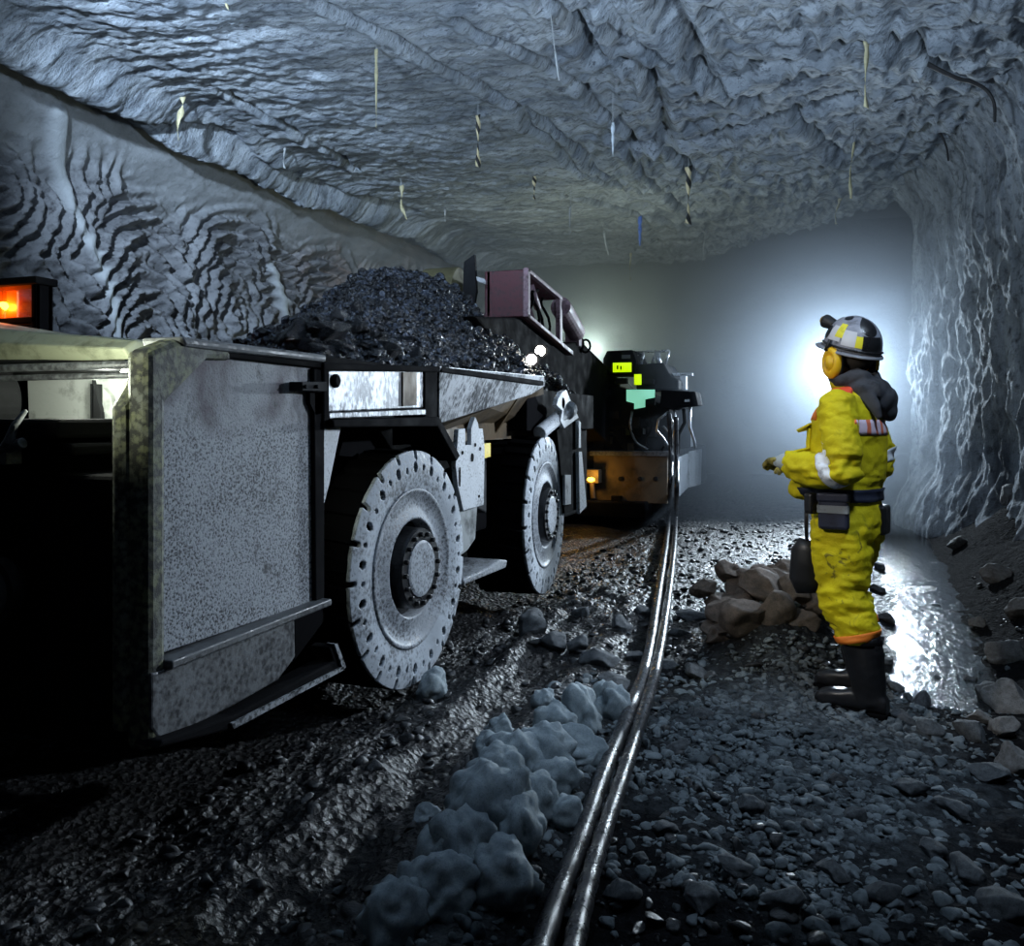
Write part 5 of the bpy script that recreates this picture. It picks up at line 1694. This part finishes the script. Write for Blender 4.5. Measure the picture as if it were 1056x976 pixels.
ribbon(620, 228, 266, 3, m_gry, 'thin grey thread hanging above the machine display housing', 1, .3, .2, 8)
ribbon(650, 254, 290, 3.5, m_yel, 'faint yellowish thread ribbon dangling in front of the dark haze', 1, .2, .2)
ribbon(726, 238, 276, 3, m_gry, 'faint grey thread at the right of the broad striped ribbon', 1, .3, .2)
ribbon(293, 148, 174, 3.5, m_gry, 'tiny pale ribbon on the smooth roof between coal heap and left wall', 1.4, .2, .3)
ribbon(459, 214, 229, 4, m_gry, 'tiny grey scrap of ribbon at the roof edge behind the coal heap', 1, .2)


def root_(pts, r, label):
    q = []
    for k, (a, b, dz) in enumerate(pts):
        c = at_z(a, b, CEIL - dz)
        q.append(c)
    mb = MB(); path = smooth_path(q, 8); mb.tube(path, [r * (1.1 - .6 * k / len(path)) for k in range(len(path))], 8)
    return tag(mb.build('hanging_cable', m_root, None, smooth=True), label, 'cable')


# cables: dz is how far below the roof; keep each at one distance
def drop(pts, depth_px, r, label):
    a, b = depth_px
    zc = (CEIL - EYE) * F / (435 - b)
    q = [at_zc(x, y, zc) for x, y in pts]
    mb = MB(); path = smooth_path(q, 8); mb.tube(path, [r * (1.1 - .5 * k / len(path)) for k in range(len(path))], 8)
    return tag(mb.build('hanging_cable', m_root, None, smooth=True), label, 'cable')


drop([(925, 42), (950, 62), (985, 80), (1000, 84), (1016, 92), (1025, 106), (1026, 126)], (960, 70), .022, 'black sagging cable end curling down the top of the right wall')
drop([(958, 128), (970, 138), (976, 152), (978, 166)], (960, 132), .014, 'short thin black wire hanging beside the pale right wall')
# ================================================================== LIGHT
W = bpy.data.worlds.new('mine_dark'); S.world = W; W.use_nodes = True
W.node_tree.nodes['Background'].inputs[0].default_value = (.35, .48, .7, 1)
W.node_tree.nodes['Background'].inputs[1].default_value = .02


def spot(name, loc, target, watts, color, cone=90, blend=.6, rad=.05):
    d = bpy.data.lights.new(name, 'SPOT'); d.energy = watts; d.color = color; d.spot_size = R(cone); d.spot_blend = blend; d.shadow_soft_size = rad
    o = bpy.data.objects.new(name, d); COL.objects.link(o); o.location = loc
    o.rotation_euler = (Vector(target) - Vector(loc)).to_track_quat('-Z', 'Y').to_euler()
    return o


def point(name, loc, watts, color, rad=.05):
    d = bpy.data.lights.new(name, 'POINT'); d.energy = watts; d.color = color; d.shadow_soft_size = rad
    o = bpy.data.objects.new(name, d); COL.objects.link(o); o.location = loc
    return o


BLUE = (.62, .79, 1.0)
# lamp deep in the heading behind the miner's head
bl_ = at_zc(870, 376, 14.0)
hl_ = spot('heading_lamp', bl_, (-.1, 4, .9), 3300, (.68, .84, 1.0), 84, 1.0, .10)
# spot added out of view on the right to light the haulage car's flank
spot('flank_light', (1.6, 7.2, 2.3), (-1.95, 4.8, 1.2), 730, (.74, .86, 1.0), 53, .35, .08)
# spots added to light roof, ribs, heap, miner, floor and near end
spot('roof_light', (.6, 1.2, 2.0), (-3.6, 8.0, 9.0), 1300, BLUE, 84, .4, .2)
spot('roof_light', (-2.8, 1.0, 2.2), (-1.0, 8.5, 8.8), 1700, BLUE, 80, .5, .2)
spot('rib_light', (-4.2, 2.6, 4.0), (-7.6, 14.0, 2.9), 3600, BLUE, 52, .9, .08)
spot('heap_light', (-3.2, 2.6, 4.4), (-3.5, 6.4, 2.3), 380, BLUE, 50, .7, .08)
spot('person_light', (-2.0, 1.8, 2.6), (.15, 4.4, 1.05), 175, (1.0, .97, .92), 40, .6, .12)
spot('floor_light', (.9, 2.6, 4.0), (-.25, 4.1, 0), 240, BLUE, 56, .9, .2)
spot('right_rib_light', (.2, 5.2, 3.6), (1.9, 12.0, 3.0), 200, BLUE, 56, .8, .15)
spot('end_light', (-2.7, .9, 2.1), (-2.06, 2.25, 1.50), 150, (.95, 1, .8), 22, .9, .05)
# machine lamps, plus lights added at the recess and the corner plates
point('recess_glow', at_y(80, 396, 2.25), 18, (.94, 1.0, .82), .03)  # added in open air to brighten the recess plate and deck beam
point('machine_top_lamp', at_y(612, 358, 12.6), 120, (.90, 1.0, .78), .05)
spot('boom_beam', at_y(551, 368, 7.3), at_y(560, 480, 6.5), 8, (1, .95, .8), 80, .8, .03)
point('amber_side', at_y(610, 492, 10.85), 4.5, (1, .52, .08), .03)
point('beacon_glow', at_y(3, 316, 3.14), 1.5, (1, .25, .03), .02)
spot('corner_light', (1.25, 10.75, 3.1), (-1.8, 12.2, .9), 420, BLUE, 46, .6, .03)  # added spot that brightens the corner plates, no lamp of the machine
point('recess_inner', at_y(108, 388, 2.78), 6, (.95, 1.0, .85), .03)
